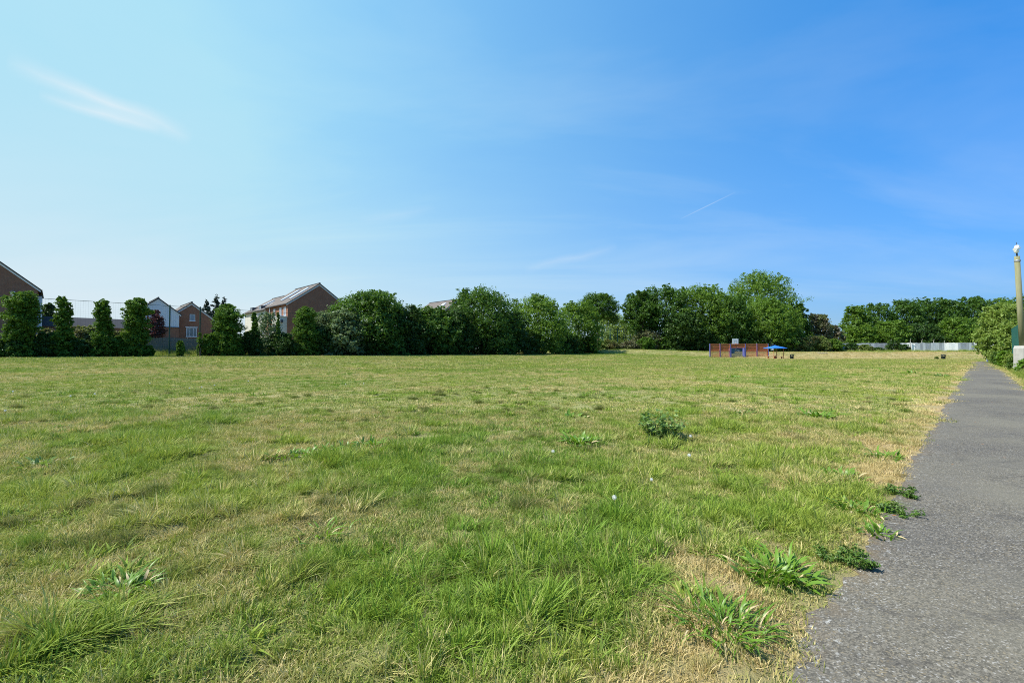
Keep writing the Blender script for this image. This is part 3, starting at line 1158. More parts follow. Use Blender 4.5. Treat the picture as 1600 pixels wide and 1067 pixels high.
# hedgerow trees
G1 = 'trees along the hedge on the far side of the field'
tree('willow_bush', 'pale grey green willowy bush in front of the cream bay', 419, 488, 42, hd_depth(419, -1.5), 'willow_leaf', 4500, 0.24, 821, 0.1, 9, None, 'bush', 0.22, 0.8, 0.6, 0.07, 3, aspect=0.3, fill=0.1)
tree('willow_bush', 'grey green bush against the brick gable of the townhouse', 510, 487, 60, hd_depth(510, -1), 'willow_leaf', 6000, 0.24, 822, 0.05, 9, None, 'bush', 0.22, 0.8, 0.6, 0.08, 3, aspect=0.35)
HT = [(578, 455, 128, 0.5, 'oak_leaf', 17000, 'wide sprawling hedge tree just right of the brick townhouse', 0.02, 14),
      (540, 484, 70, 2.0, 'willow_leaf', 6000, 'lower grey green tree in front of the sprawling hedge tree', 0.02, 9),
      (628, 479, 84, 1.0, 'hazel_leaf', 8000, 'low dark hedge tree right of the sprawling one', 0.0, 9),
      (672, 480, 112, 0.5, 'oak_leaf', 11000, 'low hedge tree standing under the far brown roof', 0.0, 10),
      (752, 452, 126, 0.5, 'oak_leaf', 17000, 'tall oak like hedge tree right of the far brown roof', 0.0, 13),
      (708, 482, 72, 2.0, 'hazel_leaf', 7000, 'dark lower tree at the left foot of the tall hedge oak', 0.0, 8),
      (796, 486, 72, 2.0, 'hazel_leaf', 7000, 'dark lower tree at the right foot of the tall hedge oak', 0.0, 8),
      (842, 462, 104, 0.5, 'maple_leaf', 14000, 'rounded light green tree in the middle of the hedge', 0.0, 11),
      (903, 471, 80, 1.0, 'maple_leaf', 11000, 'light green tree at the right end of the hedge before the gap', 0.03, 10),
      (934, 458, 68, -10.0, 'oak_leaf', 10000, 'dark tree behind the hedge end beside the open gap', 0.52, 9)]
for i, (px, yt, wp, s, mt, n, lab, cb, k) in enumerate(HT):
    tree('hedge_tree', lab, px, yt, wp, hd_depth(px, s), mt, n, 0.30, 840 + i, cb, k, G1, clump=0.19, trunk=0.2, stems=1)
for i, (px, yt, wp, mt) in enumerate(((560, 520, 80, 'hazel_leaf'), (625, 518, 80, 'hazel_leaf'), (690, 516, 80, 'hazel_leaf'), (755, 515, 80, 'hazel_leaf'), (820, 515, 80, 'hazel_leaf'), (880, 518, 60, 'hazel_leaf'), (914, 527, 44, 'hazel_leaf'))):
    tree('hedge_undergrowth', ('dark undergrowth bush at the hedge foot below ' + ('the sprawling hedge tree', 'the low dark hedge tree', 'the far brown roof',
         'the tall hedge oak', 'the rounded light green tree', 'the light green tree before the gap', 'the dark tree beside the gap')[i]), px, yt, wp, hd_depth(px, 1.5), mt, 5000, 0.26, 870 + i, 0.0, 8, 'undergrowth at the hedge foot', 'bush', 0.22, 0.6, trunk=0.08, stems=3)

# the gap with scrub on the bank
tree('far_tree', 'pale green tree seen far off through the gap in the hedge', 953, 489, 66, 142, 'pale_leaf', 7000, 0.34, 880, 0.05, 8, clump=0.2)
tree('far_tree', 'pale green bush far behind the green fence in the gap', 988, 503, 60, 138, 'pale_leaf', 5000, 0.34, 881, 0.0, 8)
for i, (px, yt, wp, dep, mt, lab) in enumerate(((952, 531, 36, 118, 'scrub_leaf', 'low brownish scrub on the bank below the far green fence'),
                                              (985, 533, 40, 117, 'hawthorn_leaf', 'dark brownish scrub on the bank, middle of the gap'),
                                              (1012, 516, 46, 119, 'hawthorn_leaf', 'grey brown thorn bush at right end of the far green fence'),
                                              (1008, 527, 30, 116, 'ivy_leaf', 'small bright green bush in front of the grey brown thorn'))):
    tree('scrub_bush', lab, px, yt, wp, dep, mt, 3000, 0.26, 890 + i, 0.0, 7, 'scrub on the bank in the gap', 'bush', 0.24, 0.8, trunk=0.06, stems=3)

# big trees behind the ball court
G2 = 'big trees behind the ball court'
BT = [(1002, 455, 60, 122, 'oak_leaf', 9000, 'airy tree at left end of the big clump, beside the gap', 0.36, 9),
      (1040, 446, 100, 123, 'oak_leaf', 13000, 'dark tree in left part of the big clump', 0.04, 11),
      (1098, 446, 108, 121, 'maple_leaf', 14000, 'light topped tree left of the big dome', 0.05, 11),
      (1187, 427, 128, 132, 'maple_leaf', 20000, 'biggest dome shaped tree, tallest in the picture', 0.10, 14),
      (1200, 468, 100, 120, 'maple_leaf', 13000, 'bright spreading tree in front of the big dome', 0.05, 12),
      (1140, 462, 84, 119, 'oak_leaf', 9000, 'dark tree below left of the big dome, behind the backboard', 0.03, 10),
      (1068, 488, 80, 118, 'hazel_leaf', 9000, 'dark low tree behind the left end of the ball court', 0.0, 9),
      (1246, 474, 40, 126, 'oak_leaf', 5000, 'slim loose tree on the right shoulder of the big dome', 0.05, 8),
      (1278, 490, 46, 128, 'hawthorn_leaf', 6000, 'brownish rounded tree right of the big clump', 0.05, 8),
      (1303, 508, 34, 134, 'hawthorn_leaf', 3500, 'small grey brown tree at left side of the sky gap', 0.05, 7)]
for i, (px, yt, wp, dep, mt, n, lab, cb, k) in enumerate(BT):
    tree('large_tree', lab, px, yt, wp, dep, mt, n, 0.36, 900 + i, cb, k, G2, clump=0.18, trunk=0.3)
for i, (px, yt, wp, dep, mt, lab) in enumerate(((1250, 527, 44, 117, 'scrub_leaf', 'pale green bush on the bank right of the blue shelter'),
                                              (1278, 525, 40, 118, 'scrub_leaf', 'leafy bush on the bank above the brushwood pile'),
                                              (1303, 530, 30, 119, 'maple_leaf', 'small bush on the bank at left end of the metal fence'),
                                              (1100, 522, 60, 117, 'hazel_leaf', 'dark bush behind the left ball court panels'),
                                              (1175, 520, 70, 117, 'hazel_leaf', 'dark bush behind the right ball court panels'))):
    tree('bank_bush', lab, px, yt, wp, dep, mt, 3800, 0.26, 930 + i, 0.0, 7, 'bushes along the top of the bank', 'bush', 0.24, 0.7, trunk=0.06, stems=3)

# wood beyond the metal fence
G3 = 'wood beyond the metal fence'
WT = [(1338, 478, 44, 140, 'maple_leaf', 7000, 'leftmost tree of the wood, beside the sky gap'),
      (1372, 473, 62, 146, 'oak_leaf', 8000, 'second tree from the left in the wood'),
      (1345, 508, 50, 137, 'maple_leaf', 5500, 'low bright tree at the left foot of the wood'),
      (1392, 500, 60, 136, 'maple_leaf', 6500, 'bright low tree in front of the second wood tree'),
      (1418, 468, 66, 147, 'oak_leaf', 9000, 'dark tree in the middle of the wood'),
      (1455, 465, 66, 148, 'oak_leaf', 9000, 'tallest tree in the middle of the wood'),
      (1438, 505, 64, 138, 'hazel_leaf', 6500, 'dark low tree behind the white fence sheets'),
      (1490, 467, 60, 146, 'oak_leaf', 8000, 'tree of the wood right of the tallest middle one'),
      (1498, 496, 66, 137, 'maple_leaf', 7500, 'bright leafy tree in front, right part of the wood'),
      (1525, 463, 66, 148, 'oak_leaf', 8500, 'dark tree of the wood above the flowering shrub'),
      (1565, 466, 70, 146, 'maple_leaf', 8000, 'tree of the wood just left of the tall pole'),
      (1612, 458, 70, 144, 'oak_leaf', 7000, 'tree of the wood cut by the right picture edge')]
for i, (px, yt, wp, dep, mt, n, lab) in enumerate(WT):
    tree('wood_tree', lab, px, yt, wp, dep, mt, n, 0.38, 950 + i, 0.06, 10, G3, clump=0.18, trunk=0.28)

# far-off belt of trees that closes the view beyond
nrng = np.random.default_rng(5)
bl = []
for k in range(90):
    bxx = -170 + k * 4.6 + nrng.uniform(-1.5, 1.5)
    hh_ = nrng.uniform(2.2, 3.6)
    bl.append((bxx, 185 + nrng.uniform(-6, 6) - 0.10 * bxx, 1.3 + hh_ * 0.7, nrng.uniform(3, 4.5), 3.0, hh_))
tag(link('distant_trees', crown_mesh(bl, 42000, 0.8, 77, 'oak_leaf', 0.3, 0.2, 0.3)), 'low belt of distant trees closing the view beyond hedge and wood', 'trees', kind='stuff')

# flowering shrub and weeds on the right verge
tree('flowering_shrub', 'big pale flowering shrub overhanging the far end of the path', 1566, 474, 66, 61, 'elder_leaf', 13000, 0.21, 980, 0.0, 12, None, 'bush', 0.2, 1.0, 0.4, 0.1, 4)
tree('flowering_shrub', 'lower pale green shrub between the path and green steel sheet', 1583, 500, 46, 52, 'elder_leaf', 6000, 0.18, 981, 0.0, 9, None, 'bush', 0.2, 1.0, 0.4, 0.08, 3)
for i, (px, yt, wp, dep, mt, lab) in enumerate(((1553, 545, 18, 58, 'elder_leaf', 'low weeds at far right edge of the path under the flowering shrub'),
                                              (1570, 548, 26, 44, 'weed_leaf', 'bright leafy weed clump right of the path before the flowering shrub'),
                                              (1588, 556, 24, 35, 'dark_weed_leaf', 'dark leafy weed clump at the foot of the concrete plinth'),
                                              (1608, 560, 36, 30.5, 'weed_leaf', 'tall weeds beside the path at the right picture edge'),
                                              (1579, 553, 22, 39, 'elder_leaf', 'pale weeds between the bright and dark weed clumps right of the path'),
                                              (1561, 550, 20, 50, 'dark_weed_leaf', 'dark leafy weeds beside the path under the lower pale shrub'))):
    tree('weed_clump', lab, px, yt, wp, dep, mt, 2600, 0.13, 990 + i, 0.0, 7, 'weeds on the right verge', 'weed', 0.3, 0.8, 0.8, 0.02, 4, aspect=0.4)
for i, (px, yt, wp, dep, lab) in enumerate(((1331, 536, 24, 126.5, 'small bush against left end of the metal fence'),
                                          (1352, 538, 26, 125.3, 'second small bush against the metal fence'),
                                          (1396, 532, 22, 124, 'taller bush against the metal fence left of white sheets'),
                                          (1411, 538, 22, 123, 'dark low bush in front of the first white sheets'),
                                          (1372, 543, 20, 124.5, 'tiny bush at the foot of dull fence sheets'))):
    tree('fence_bush', lab, px, yt, wp, dep, 'hazel_leaf' if i != 1 else 'scrub_leaf', 1800, 0.24, 1010 + i, 0.0, 6, 'bushes at the foot of the metal fence', 'bush', 0.25, 0.7, trunk=0.05, stems=3)
tree('bank_tuft', 'small grey green tuft left of the right hand litter bin', 1463, 557.5, 6, 88, 'scrub_leaf', 500, 0.12, 1021, 0.0, 5, None, 'bush', 0.3, 0.8, trunk=0.02, stems=2)
print('tree triangles', TRI[0])


# ------------------------------------------------------------------ fences
def ball_fence(label, ts, height_y, bare, rails, pr=0.075, mat='green_steel'):
    x0, y0 = hedge_point(ts[0])
    g0 = gz(x0, y0)
    t = thing('ball_stop_fence', label, 'fence', (x0, y0, g0), GRID_ROT)
    run = 0.7 and 1.0 / 0.7
    me = None
    Hh = height_y
    for q in ts:
        u = (q - ts[0]) * run
        if q in bare:
            if me is None:
                me = make_mesh('post', *(lambda m: (m.v, m.f))(MB().tube([(0, 0, -0.3), (0, 0, Hh)], [pr, pr], 8).lathe([(pr + 0.01, Hh), (pr + 0.01, Hh + 0.04), (0.02, Hh + 0.08)], 8)), mat)
            link('post', me, t, (u, 0, 0))
    Ln = (ts[-1] - ts[0]) * run
    m = MB()
    wr = 0.0028
    z = 0.6
    while z < Hh:
        m.tube([(0, 0.09, z), (Ln, 0.09, z)], [wr, wr], 3, False)
        z += 0.20
    x = 0.0
    while x < Ln:
        m.tube([(x, 0.095, 0.1), (x, 0.095, Hh)], [wr, wr], 3, False)
        x += 0.20
    o = m.build('netting', 'green_steel', t)
    for z in rails:
        MB().tube([(0, 0.075, z), (Ln, 0.075, z)], [0.022, 0.022], 6).build('rail', 'green_steel', t)
    return t


ts = [hedge_t(32) + 2.07 * k for k in range(-1, 12)]
bare = [ts[5], ts[6]]
# the two bare posts stand where the photograph shows them
ts[5], ts[6] = hedge_t(264.5), hedge_t(312)
bare = [ts[5], ts[6]]
ball_fence('tall green post and net fence with two bare posts among ivy columns', ts, 6.05, bare, [1.15, 6.0])
ts2 = [hedge_t(q) for q in (941, 953.4, 965, 975, 984.7, 994, 1004)]
ball_fence('far green post fence standing in the gap of the hedge', ts2, 6.0, ts2, [1.2, 3.4, 6.0], 0.11, 'green_sheet')

# close-boarded timber fence behind the left fence
p0 = hedge_point(3.6, -3.2)
g = gz(*p0)
tf = thing('timber_fence', 'grey close boarded garden fence below the gable houses', 'fence', (p0[0], p0[1], g), GRID_ROT)
pm = MB()
rr = random.Random(5)
for k in range(15):
    z1 = 1.85 + rr.uniform(-0.02, 0.02)
    pm.box(0.05 + k * 0.12, 0.05 + k * 0.12 + 0.112, -0.012 - 0.006 * (k % 2), 0.012, 0.05, z1)
pm.box(0.05, 1.85, 0.013, 0.06, 0.5, 0.6).box(0.05, 1.85, 0.013, 0.06, 1.4, 1.5)
panel_me = make_mesh('fence_panel', pm.v, pm.f, 'grey_timber')
post_me = make_mesh('fence_post', *(lambda m: (m.v, m.f))(MB().box(-0.05, 0.045, -0.05, 0.05, -0.3, 1.95)), 'grey_timber')
for k in range(10):
    link('fence_panel', panel_me, tf, (k * 1.9, 0, 0))
    link('fence_post', post_me, tf, (k * 1.9, 0, 0))

# corrugated metal fence on the bank
FD = 130.0
fx0 = px_x(1296, FD)
F_DIR = np.array([0.9665, -0.2565])
FLEN = 38.0
g = gz(fx0, FD)
mf = thing('metal_fence', 'long corrugated metal sheet fence in grey and white below the wood', 'fence', (fx0, FD, g), math.atan2(F_DIR[1], F_DIR[0]))


def fence_run(px):
    r = (px - 800.0) / F
    return (r * FD - fx0) / (F_DIR[0] - r * F_DIR[1])


sm = MB()
nr = 3
prof = []
for k in range(nr):
    a = k * 0.2
    prof += [(a, 0.0), (a + 0.09, 0.0), (a + 0.11, -0.05), (a + 0.18, -0.05)]
prof.append((nr * 0.2, 0.0))
vs, fs = [], []
for (a, d) in prof:
    vs += [(a, d, 0.02), (a, d, 2.5)]
for i in range(len(prof) - 1):
    fs.append((2 * i, 2 * i + 2, 2 * i + 3, 2 * i + 1))
for (a, d) in prof:
    vs += [(a, d + 0.006, 0.02), (a, d + 0.006, 2.5)]
nb = 2 * len(prof)
for i in range(len(prof) - 1):
    fs.append((nb + 2 * i + 1, nb + 2 * i + 3, nb + 2 * i + 2, nb + 2 * i))
sheet = {nm: make_mesh('sheet', vs, fs, nm) for nm in ('sheet_white', 'sheet_grey', 'sheet_shaded')}
rr = random.Random(8)
x = 0.0
while x < FLEN:
    px = 800 + F * (fx0 + (x + 0.3) * F_DIR[0]) / (FD + (x + 0.3) * F_DIR[1])
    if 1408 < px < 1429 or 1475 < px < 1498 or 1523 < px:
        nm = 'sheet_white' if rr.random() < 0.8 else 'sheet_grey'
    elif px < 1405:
        nm = 'sheet_shaded' if rr.random() < 0.55 else 'sheet_grey'  # shade of the shrubs along this stretch put into the sheet colour
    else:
        nm = 'sheet_grey' if rr.random() < 0.62 else 'sheet_shaded'  # mixed tones paint in the stripes of shade between ribs
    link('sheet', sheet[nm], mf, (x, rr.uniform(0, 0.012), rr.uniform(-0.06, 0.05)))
    x += 0.61
bx('rail', 'grey_metal', mf, 0, FLEN, 0.03, 0.09, 0.6, 0.68)
bx('rail', 'grey_metal', mf, 0, FLEN, 0.03, 0.09, 1.9, 1.98)
for px, tall in ((1309, 3.6), (1393, 3.5), (1421.5, 3.6), (1441.5, 3.5), (1460, 3.45), (1476.5, 3.1), (1522, 3.5)):
    x = fence_run(px)
    front = -0.35 if px in (1421.5,) else 0.25
    MB().tube([(x, front, -0.2), (x, front, tall - 0.5), (x - 0.05, front - 0.3, tall)], [0.11, 0.09, 0.07], 5).build('concrete_post', 'concrete', mf)


# ------------------------------------------------------------------ ball court end
MD = 101.0
mx = px_x(1109.1, MD)
xs_ = [0, 2.28, 4.63, 8.04, 10.63, 13.23]
g = gz(mx + 6, MD)
mg = thing('ball_court', 'orange and blue steel ball court end with goal and white backboard', 'ball court', (mx, MD, g), R(0.5))
Hc = 3.05
pmesh = None
for x in xs_:
    m = MB().box(x - 0.075, x + 0.075, -0.09, 0.09, -0.2, Hc)
    m.box(x - 0.09, x + 0.09, -0.11, 0.11, Hc + 0.001, Hc + 0.06)
    m.build('post', 'blue_steel', mg)
for i in range(5):
    a, b = xs_[i] + 0.078, xs_[i + 1] - 0.078
    lo = 2.15 if i == 2 else 0.10
    fr = MB().box(a, b, -0.05, 0.05, Hc - 0.12, Hc - 0.03).box(a, b, -0.05, 0.05, lo, lo + 0.12)
    fr.box(a, a + 0.07, -0.05, 0.05, lo + 0.122, Hc - 0.122).box(b - 0.07, b, -0.05, 0.05, lo + 0.122, Hc - 0.122)
    if i != 2:
        fr.box(a + 0.071, b - 0.071, -0.06, 0.06, 1.42, 1.60)
        fr.box(a + 0.071, b - 0.071, -0.03, 0.03, 2.25, 2.31)
    frame = fr.build('panel_frame', 'orange_steel', mg)
    inf = MB()
    nb_ = int((b - a) / 0.10)
    segs = [(lo + 0.123, Hc - 0.123)] if i == 2 else [(0.223, 1.418), (1.602, 2.248), (2.312, Hc - 0.123)]
    for k in range(1, nb_):
        x = a + (b - a) * k / nb_
        for (z0, z1) in segs:
            inf.box(x - 0.021, x + 0.021, -0.016, 0.016, z0, z1)
    inf.build('bar_infill', 'orange_steel', frame)
# goal recess
a, b = xs_[2] + 0.1, xs_[3] - 0.1
gl = MB().box(a, a + 0.1, -0.1, 0.9, 0.0, 2.12).box(b - 0.1, b, -0.1, 0.9, 0.0, 2.12).box(a + 0.101, b - 0.101, 0.8, 0.9, 2.02, 2.12).build('goal_frame', 'blue_steel', mg)
bk = MB()
k = 0
z = 0.08
while z < 2.0:
    bk.box(a + 0.11, b - 0.11, 0.84, 0.86, z, z + 0.035)
    z += 0.10
x = a + 0.2
while x < b - 0.15:
    bk.box(x, x + 0.035, 0.861, 0.88, 0.05, 2.01)
    x += 0.10
bk.build('goal_back', 'teal_panel', gl)
bx('goal_sheet', 'teal_panel', gl, a + 0.11, (a + b) / 2 - 0.3, 0.80, 0.835, 0.9, 2.0)
bxm = (xs_[2] + xs_[3]) / 2 - 0.85
bb = MB().box(bxm - 0.68, bxm + 0.68, -0.62, -0.57, 3.02, 4.2).build('backboard', 'white_trim', mg)
ms_ = MB().box(bxm - 0.3, bxm + 0.3, -0.626, -0.621, 3.72, 3.77).box(bxm - 0.3, bxm - 0.25, -0.626, -0.621, 3.27, 3.719).box(bxm + 0.25, bxm + 0.3, -0.626, -0.621, 3.27, 3.719)
ms_.build('target_square', 'backboard_grey', bb)
MB().box(bxm - 0.06, bxm + 0.06, -0.569, -0.05, 3.02, 3.14).box(bxm - 0.06, bxm + 0.06, -0.05, 0.05, 3.0, 3.6).build('bracket', 'orange_steel', bb)
ring = [(bxm + 0.23 * math.cos(q * math.pi / 8), -0.87 + 0.23 * math.sin(q * math.pi / 8), 3.05) for q in range(17)]
MB().tube(ring, [0.018] * 17, 6, False).build('hoop', 'orange_steel', bb)

# youth shelter
SD = 94.0
sx = px_x(1211, SD)
g = gz(sx, SD)
sh = thing('park_shelter', 'small shelter with blue pyramid roof beside the ball court', 'shelter', (sx, SD, g), R(6))
for (u, v) in ((-1.05, -1.05), (1.05, -1.05), (-1.05, 1.05), (1.05, 1.05)):
    MB().tube([(u, v, -0.2), (u, v, 2.25)], [0.06, 0.06], 8).build('post', 'rust_post', sh)
hw, z0 = 1.55, 2.18
m = MB()
m.add([(-hw, -hw, z0), (hw, -hw, z0), (hw, hw, z0), (-hw, hw, z0), (-hw, -hw, z0 + 0.09), (hw, -hw, z0 + 0.09), (hw, hw, z0 + 0.09), (-hw, hw, z0 + 0.09), (0, 0, z0 + 0.62)],
      [(3, 2, 1, 0), (0, 1, 5, 4), (1, 2, 6, 5), (2, 3, 7, 6), (3, 0, 4, 7), (4, 5, 8), (5, 6, 8), (6, 7, 8), (7, 4, 8)])
rf = m.build('roof', 'blue_roof', sh)
MB().lathe([(0.05, z0 + 0.6), (0.06, z0 + 0.72), (0.01, z0 + 0.8)], 8).build('finial', 'blue_roof', rf)
for s in (-1, 1):
    st = MB().box(-1.0, 1.0, s * 0.9 - 0.17, s * 0.9 + 0.17, 0.44, 0.5).build('bench', 'red_seat', sh)
    MB().box(-0.85, -0.77, s * 0.9 - 0.12, s * 0.9 + 0.12, -0.1, 0.438).build('leg', 'red_seat', st)
    MB().box(0.77, 0.85, s * 0.9 - 0.12, s * 0.9 + 0.12, -0.1, 0.438).build('leg', 'red_seat', st)
tb = MB().box(-0.8, 0.8, -0.33, 0.33, 0.72, 0.78).build('table_top', 'red_seat', sh)
MB().tube([(0, 0, -0.1), (0, 0, 0.718)], [0.09, 0.09], 8).build('table_leg', 'rust_post', tb)


def litter_bin(px, depth, label):
    x = px_x(px, depth)
    t = thing('litter_bin', label, 'bin', (x, depth, gz(x, depth)), 0, 'litter bins at the far side of the field')
    MB().lathe([(0.27, 0.0), (0.31, 0.05), (0.35, 0.62), (0.34, 0.64)], 14).build('body', 'bin_plastic', t, smooth=False)
    for q in range(4):
        a0 = q * math.pi / 2 + 0.4
        MB().tube([(0.33 * math.cos(a0), 0.33 * math.sin(a0), 0.6), (0.33 * math.cos(a0), 0.33 * math.sin(a0), 0.80)], [0.05, 0.05], 5).build('lid_support', 'bin_plastic', t)
    MB().lathe([(0.38, 0.79), (0.385, 0.86), (0.33, 0.93), (0.12, 0.98)], 14).build('lid', 'bin_plastic', t)
    MB().lathe([(0.352, 0.50), (0.368, 0.51), (0.372, 0.56), (0.353, 0.57)], 14).build('rim_band', 'bin_plastic', t)


litter_bin(1237, 92.5, 'dark litter bin standing right of the blue roofed shelter')
litter_bin(1473.5, 88.5, 'dark litter bin on dry grass left of the far path end')

# pale brushwood pile on the dry bank
p = (px_x(1284, 101), 101)
bp = thing('brushwood_pile', 'low pile of pale dead branches on the dry bank', 'brushwood', (p[0], p[1], gz(*p)))
rr = random.Random(44)
for k in range(16):
    a = rr.uniform(-0.5, 0.5) + (math.pi if rr.random() < 0.5 else 0)
    ln = rr.uniform(0.5, 1.2)
    c = Vector((rr.uniform(-0.9, 0.9), rr.uniform(-0.4, 0.4), rr.uniform(0.05, 0.3)))
    d = Vector((math.cos(a), math.sin(a), rr.uniform(-0.12, 0.2)))
    MB().tube([c - d * ln / 2, c + Vector((0, 0, 0.03)), c + d * ln / 2], [0.05, 0.045, 0.02], 5).build('branch', 'dead_wood', bp)

# pale blue bollard at the end of the path
x, dep = px_x(1542.5, 66), 66
bo = thing('bollard', 'pale blue marker post at the far end of the path', 'bollard', (x, dep, gz(x, dep)))
MB().box(-0.09, 0.09, -0.05, 0.05, -0.1, 0.82).build('post', 'bollard_blue', bo)
MB().box(-0.11, 0.11, -0.07, 0.07, 0.821, 0.86).build('cap', 'bollard_blue', bo)
bx('plate', 'white_trim', bo, -0.07, 0.07, -0.056, -0.051, 0.55, 0.75)

# camera pole on its plinth, right of the path
PD = 34.0
x = px_x(1598, PD)
g = gz(x, PD)
pl = thing('camera_pole', 'tall mossy concrete pole with white camera on top beside the path', 'pole', (x, PD, g))
ph = py_z(400, PD) - g
MB().prism([(-0.36, -0.1), (0.36, -0.1), (0.33, 1.75), (0.24, 1.95), (-0.24, 1.95), (-0.33, 1.75)], -0.35, 0.35).build('plinth', 'concrete', pl)
lean = -0.26
po = MB().tube([(0.0, 0, 1.9), (lean * 0.5, 0, ph * 0.55), (lean, 0, ph)], [0.185, 0.170, 0.155], 16).build('shaft', 'pole_concrete', pl, smooth=True)
MB().lathe([(0.175, ph - 0.42), (0.185, ph - 0.40), (0.185, ph - 0.30), (0.175, ph - 0.28)], 16, (lean + 0.02, 0)).build('collar', 'grey_metal', po)
hd_ = MB().tube([(lean, 0, ph - 0.02), (lean, 0, ph + 0.42)], [0.05, 0.04], 8).build('head_mount', 'dark_trim', pl)
MB().tube([(lean - 0.28, -0.12, ph + 0.5), (lean + 0.12, 0.0, ph + 0.66)], [0.13, 0.13], 12).build('camera_housing', 'camera_white', hd_)
MB().lathe([(0.03, ph + 0.24), (0.12, ph + 0.29), (0.15, ph + 0.38), (0.12, ph + 0.47), (0.04, ph + 0.5)], 12, (lean - 0.1, -0.06)).build('dome_camera', 'camera_white', hd_, smooth=True)
MB().lathe([(0.05, ph + 0.55), (0.13, ph + 0.62), (0.15, ph + 0.74), (0.10, ph + 0.84), (0.03, ph + 0.86)], 12, (lean + 0.02, 0.0)).build('lamp_housing', 'camera_white', hd_, smooth=True)
MB().tube([(lean, 0, ph + 0.4), (lean + 0.0, 0, ph + 1.08)], [0.035, 0.015], 6).build('mast', 'dark_trim', hd_)

# green steel sheet fence behind the pole
pe = np.array([px_x(1582, 46), 46.0])
g = gz(*pe)
gs = thing('green_sheet_fence', 'tall green steel sheet fence behind the concrete pole', 'fence', (pe[0], pe[1], g), math.atan2(-PATH_D[1], -PATH_D[0]))
for k in range(7):
    m = MB().box(k * 2.0, k * 2.0 + 1.99, -0.02, 0.02, 0.1, 3.85)
    sh_ = m.build('sheet', 'green_sheet', gs)
    rb = MB()
    for q in range(10):
        rb.box(k * 2.0 + 0.08 + q * 0.19, k * 2.0 + 0.14 + q * 0.19, -0.05, -0.021, 0.12, 3.83)
    for q in range(10):
        rb.box(k * 2.0 + 0.08 + q * 0.19, k * 2.0 + 0.14 + q * 0.19, 0.021, 0.05, 0.12, 3.83)
    rb.build('ribs', 'green_sheet', sh_)
    MB().box(k * 2.0 - 0.04, k * 2.0 + 0.04, 0.052, 0.13, -0.2, 3.95).build('post', 'green_steel', gs)


# ------------------------------------------------------------------ weeds in the grass
WEED_SPOTS = []


def ground_at(px, py):
    """where the ray of a photo pixel meets the ground"""
    d = pixel_dir(px, py)
    o = Vector((0, 0, EYE))
    t0 = 1.0
    lo, hi = 0.5, 200.0
    tt = np.concatenate([np.linspace(0.5, 20, 400), np.linspace(20, 200, 1500)])
    X, Y, Z = d.x * tt, d.y * tt, EYE + d.z * tt
    below = np.nonzero(Z <= surface_z(X, Y))[0]
    k = below[0] if len(below) else -1
    return float(X[k]), float(Y[k])


def strap_mesh(Ln, wd, arch, seed, mat):
    rng = random.Random(seed)
    vs, fs, tn = [], [], []
    n = 6
    for i in range(n + 1):
        u = i / n
        r = Ln * (math.sin(u * arch) / arch) if arch > 0.05 else Ln * u
        z = Ln * ((1 - math.cos(u * arch)) / arch) if arch > 0.05 else 0
        # starts steep, bends outwards
        x = z + 0.10 * Ln * u
        zz_ = r * 0.9
        w = wd * 0.5 * (math.sin(min(1, u * 1.05 + 0.12) * math.pi) ** 0.7) + 0.0008
        sag = -0.25 * w
        vs += [(x, -w, zz_), (x, 0, zz_ + sag), (x, w, zz_)]
        tn += [0.3 + 0.5 * u] * 3
    for i in range(n):
        b = i * 3
        fs += [(b, b + 1, b + 4, b + 3), (b + 1, b + 2, b + 5, b + 4)]
    me = make_mesh('leaf', vs, fs, mat, True, {'tone': tn})
    return me


def rosette(name, label, px, py, n, Ln, wd, mat, seed, group, arch=(0.9, 1.9)):
    rng = random.Random(seed)
    x, y = ground_at(px, py)
    WEED_SPOTS.append((x, y, Ln * 1.25))
    t = thing(name, label, 'weed', (x, y, float(surface_z(x, y)) + 0.005), 0, group)
    meshes = [strap_mesh(Ln * f, wd * g_, a, seed + k, mat) for k, (f, g_, a) in enumerate(((1.0, 1.0, arch[1]), (0.8, 1.1, arch[0]), (0.65, 0.9, (arch[0] + arch[1]) / 2), (1.1, 0.8, arch[1] * 0.9)))]
    dead = strap_mesh(Ln * 0.8, wd * 0.7, arch[1], seed + 9, 'straw')
    for i in range(n):
        o = link('leaf', dead if rng.random() < 0.07 else rng.choice(meshes), t)
        a = i * 2.39996 + rng.uniform(-0.3, 0.3)
        rr = rng.random() ** 0.6 * Ln * 1.15
        o.location = (math.cos(a) * rr, math.sin(a) * rr, 0)
        s = rng.uniform(0.5, 1.1)
        o.scale = (s, s * rng.uniform(0.8, 1.2), s * rng.uniform(0.7, 1.1))
        o.rotation_euler = (rng.uniform(-0.5, 0.5), rng.uniform(-0.25, 0.6), a + rng.gauss(0, 0.6))
    return t


GW = 'leafy weeds growing in the rough grass'
rosette('plantain', 'large bright plantain clump near the path edge', 1205, 898, 240, 0.21, 0.026, 'weed_leaf', 11, GW)
rosette('plantain', 'strap leaved clump nearest the bottom of the path edge', 1128, 985, 230, 0.20, 0.0115, 'weed_leaf', 12, GW)
rosette('plantain', 'broad strap leaved clump at lower left of the field', 188, 930, 170, 0.17, 0.020, 'weed_leaf', 13, GW)
rosette('plantain', 'small leafy clump left of the tall leafy weed, mid field', 905, 692, 90, 0.26, 0.045, 'weed_leaf', 14, GW)
rosette('plantain', 'green leafy clump right of the tall leafy weed', 1275, 652, 100, 0.32, 0.05, 'weed_leaf', 15, GW)
rosette('plantain', 'small bright clump beside the dark feathery weed at path edge', 1372, 836, 60, 0.13, 0.020, 'weed_leaf', 16, GW)
rosette('plantain', 'bright green clump left of the path edge weeds, upper', 1340, 800, 80, 0.19, 0.026, 'weed_leaf', 17, GW)
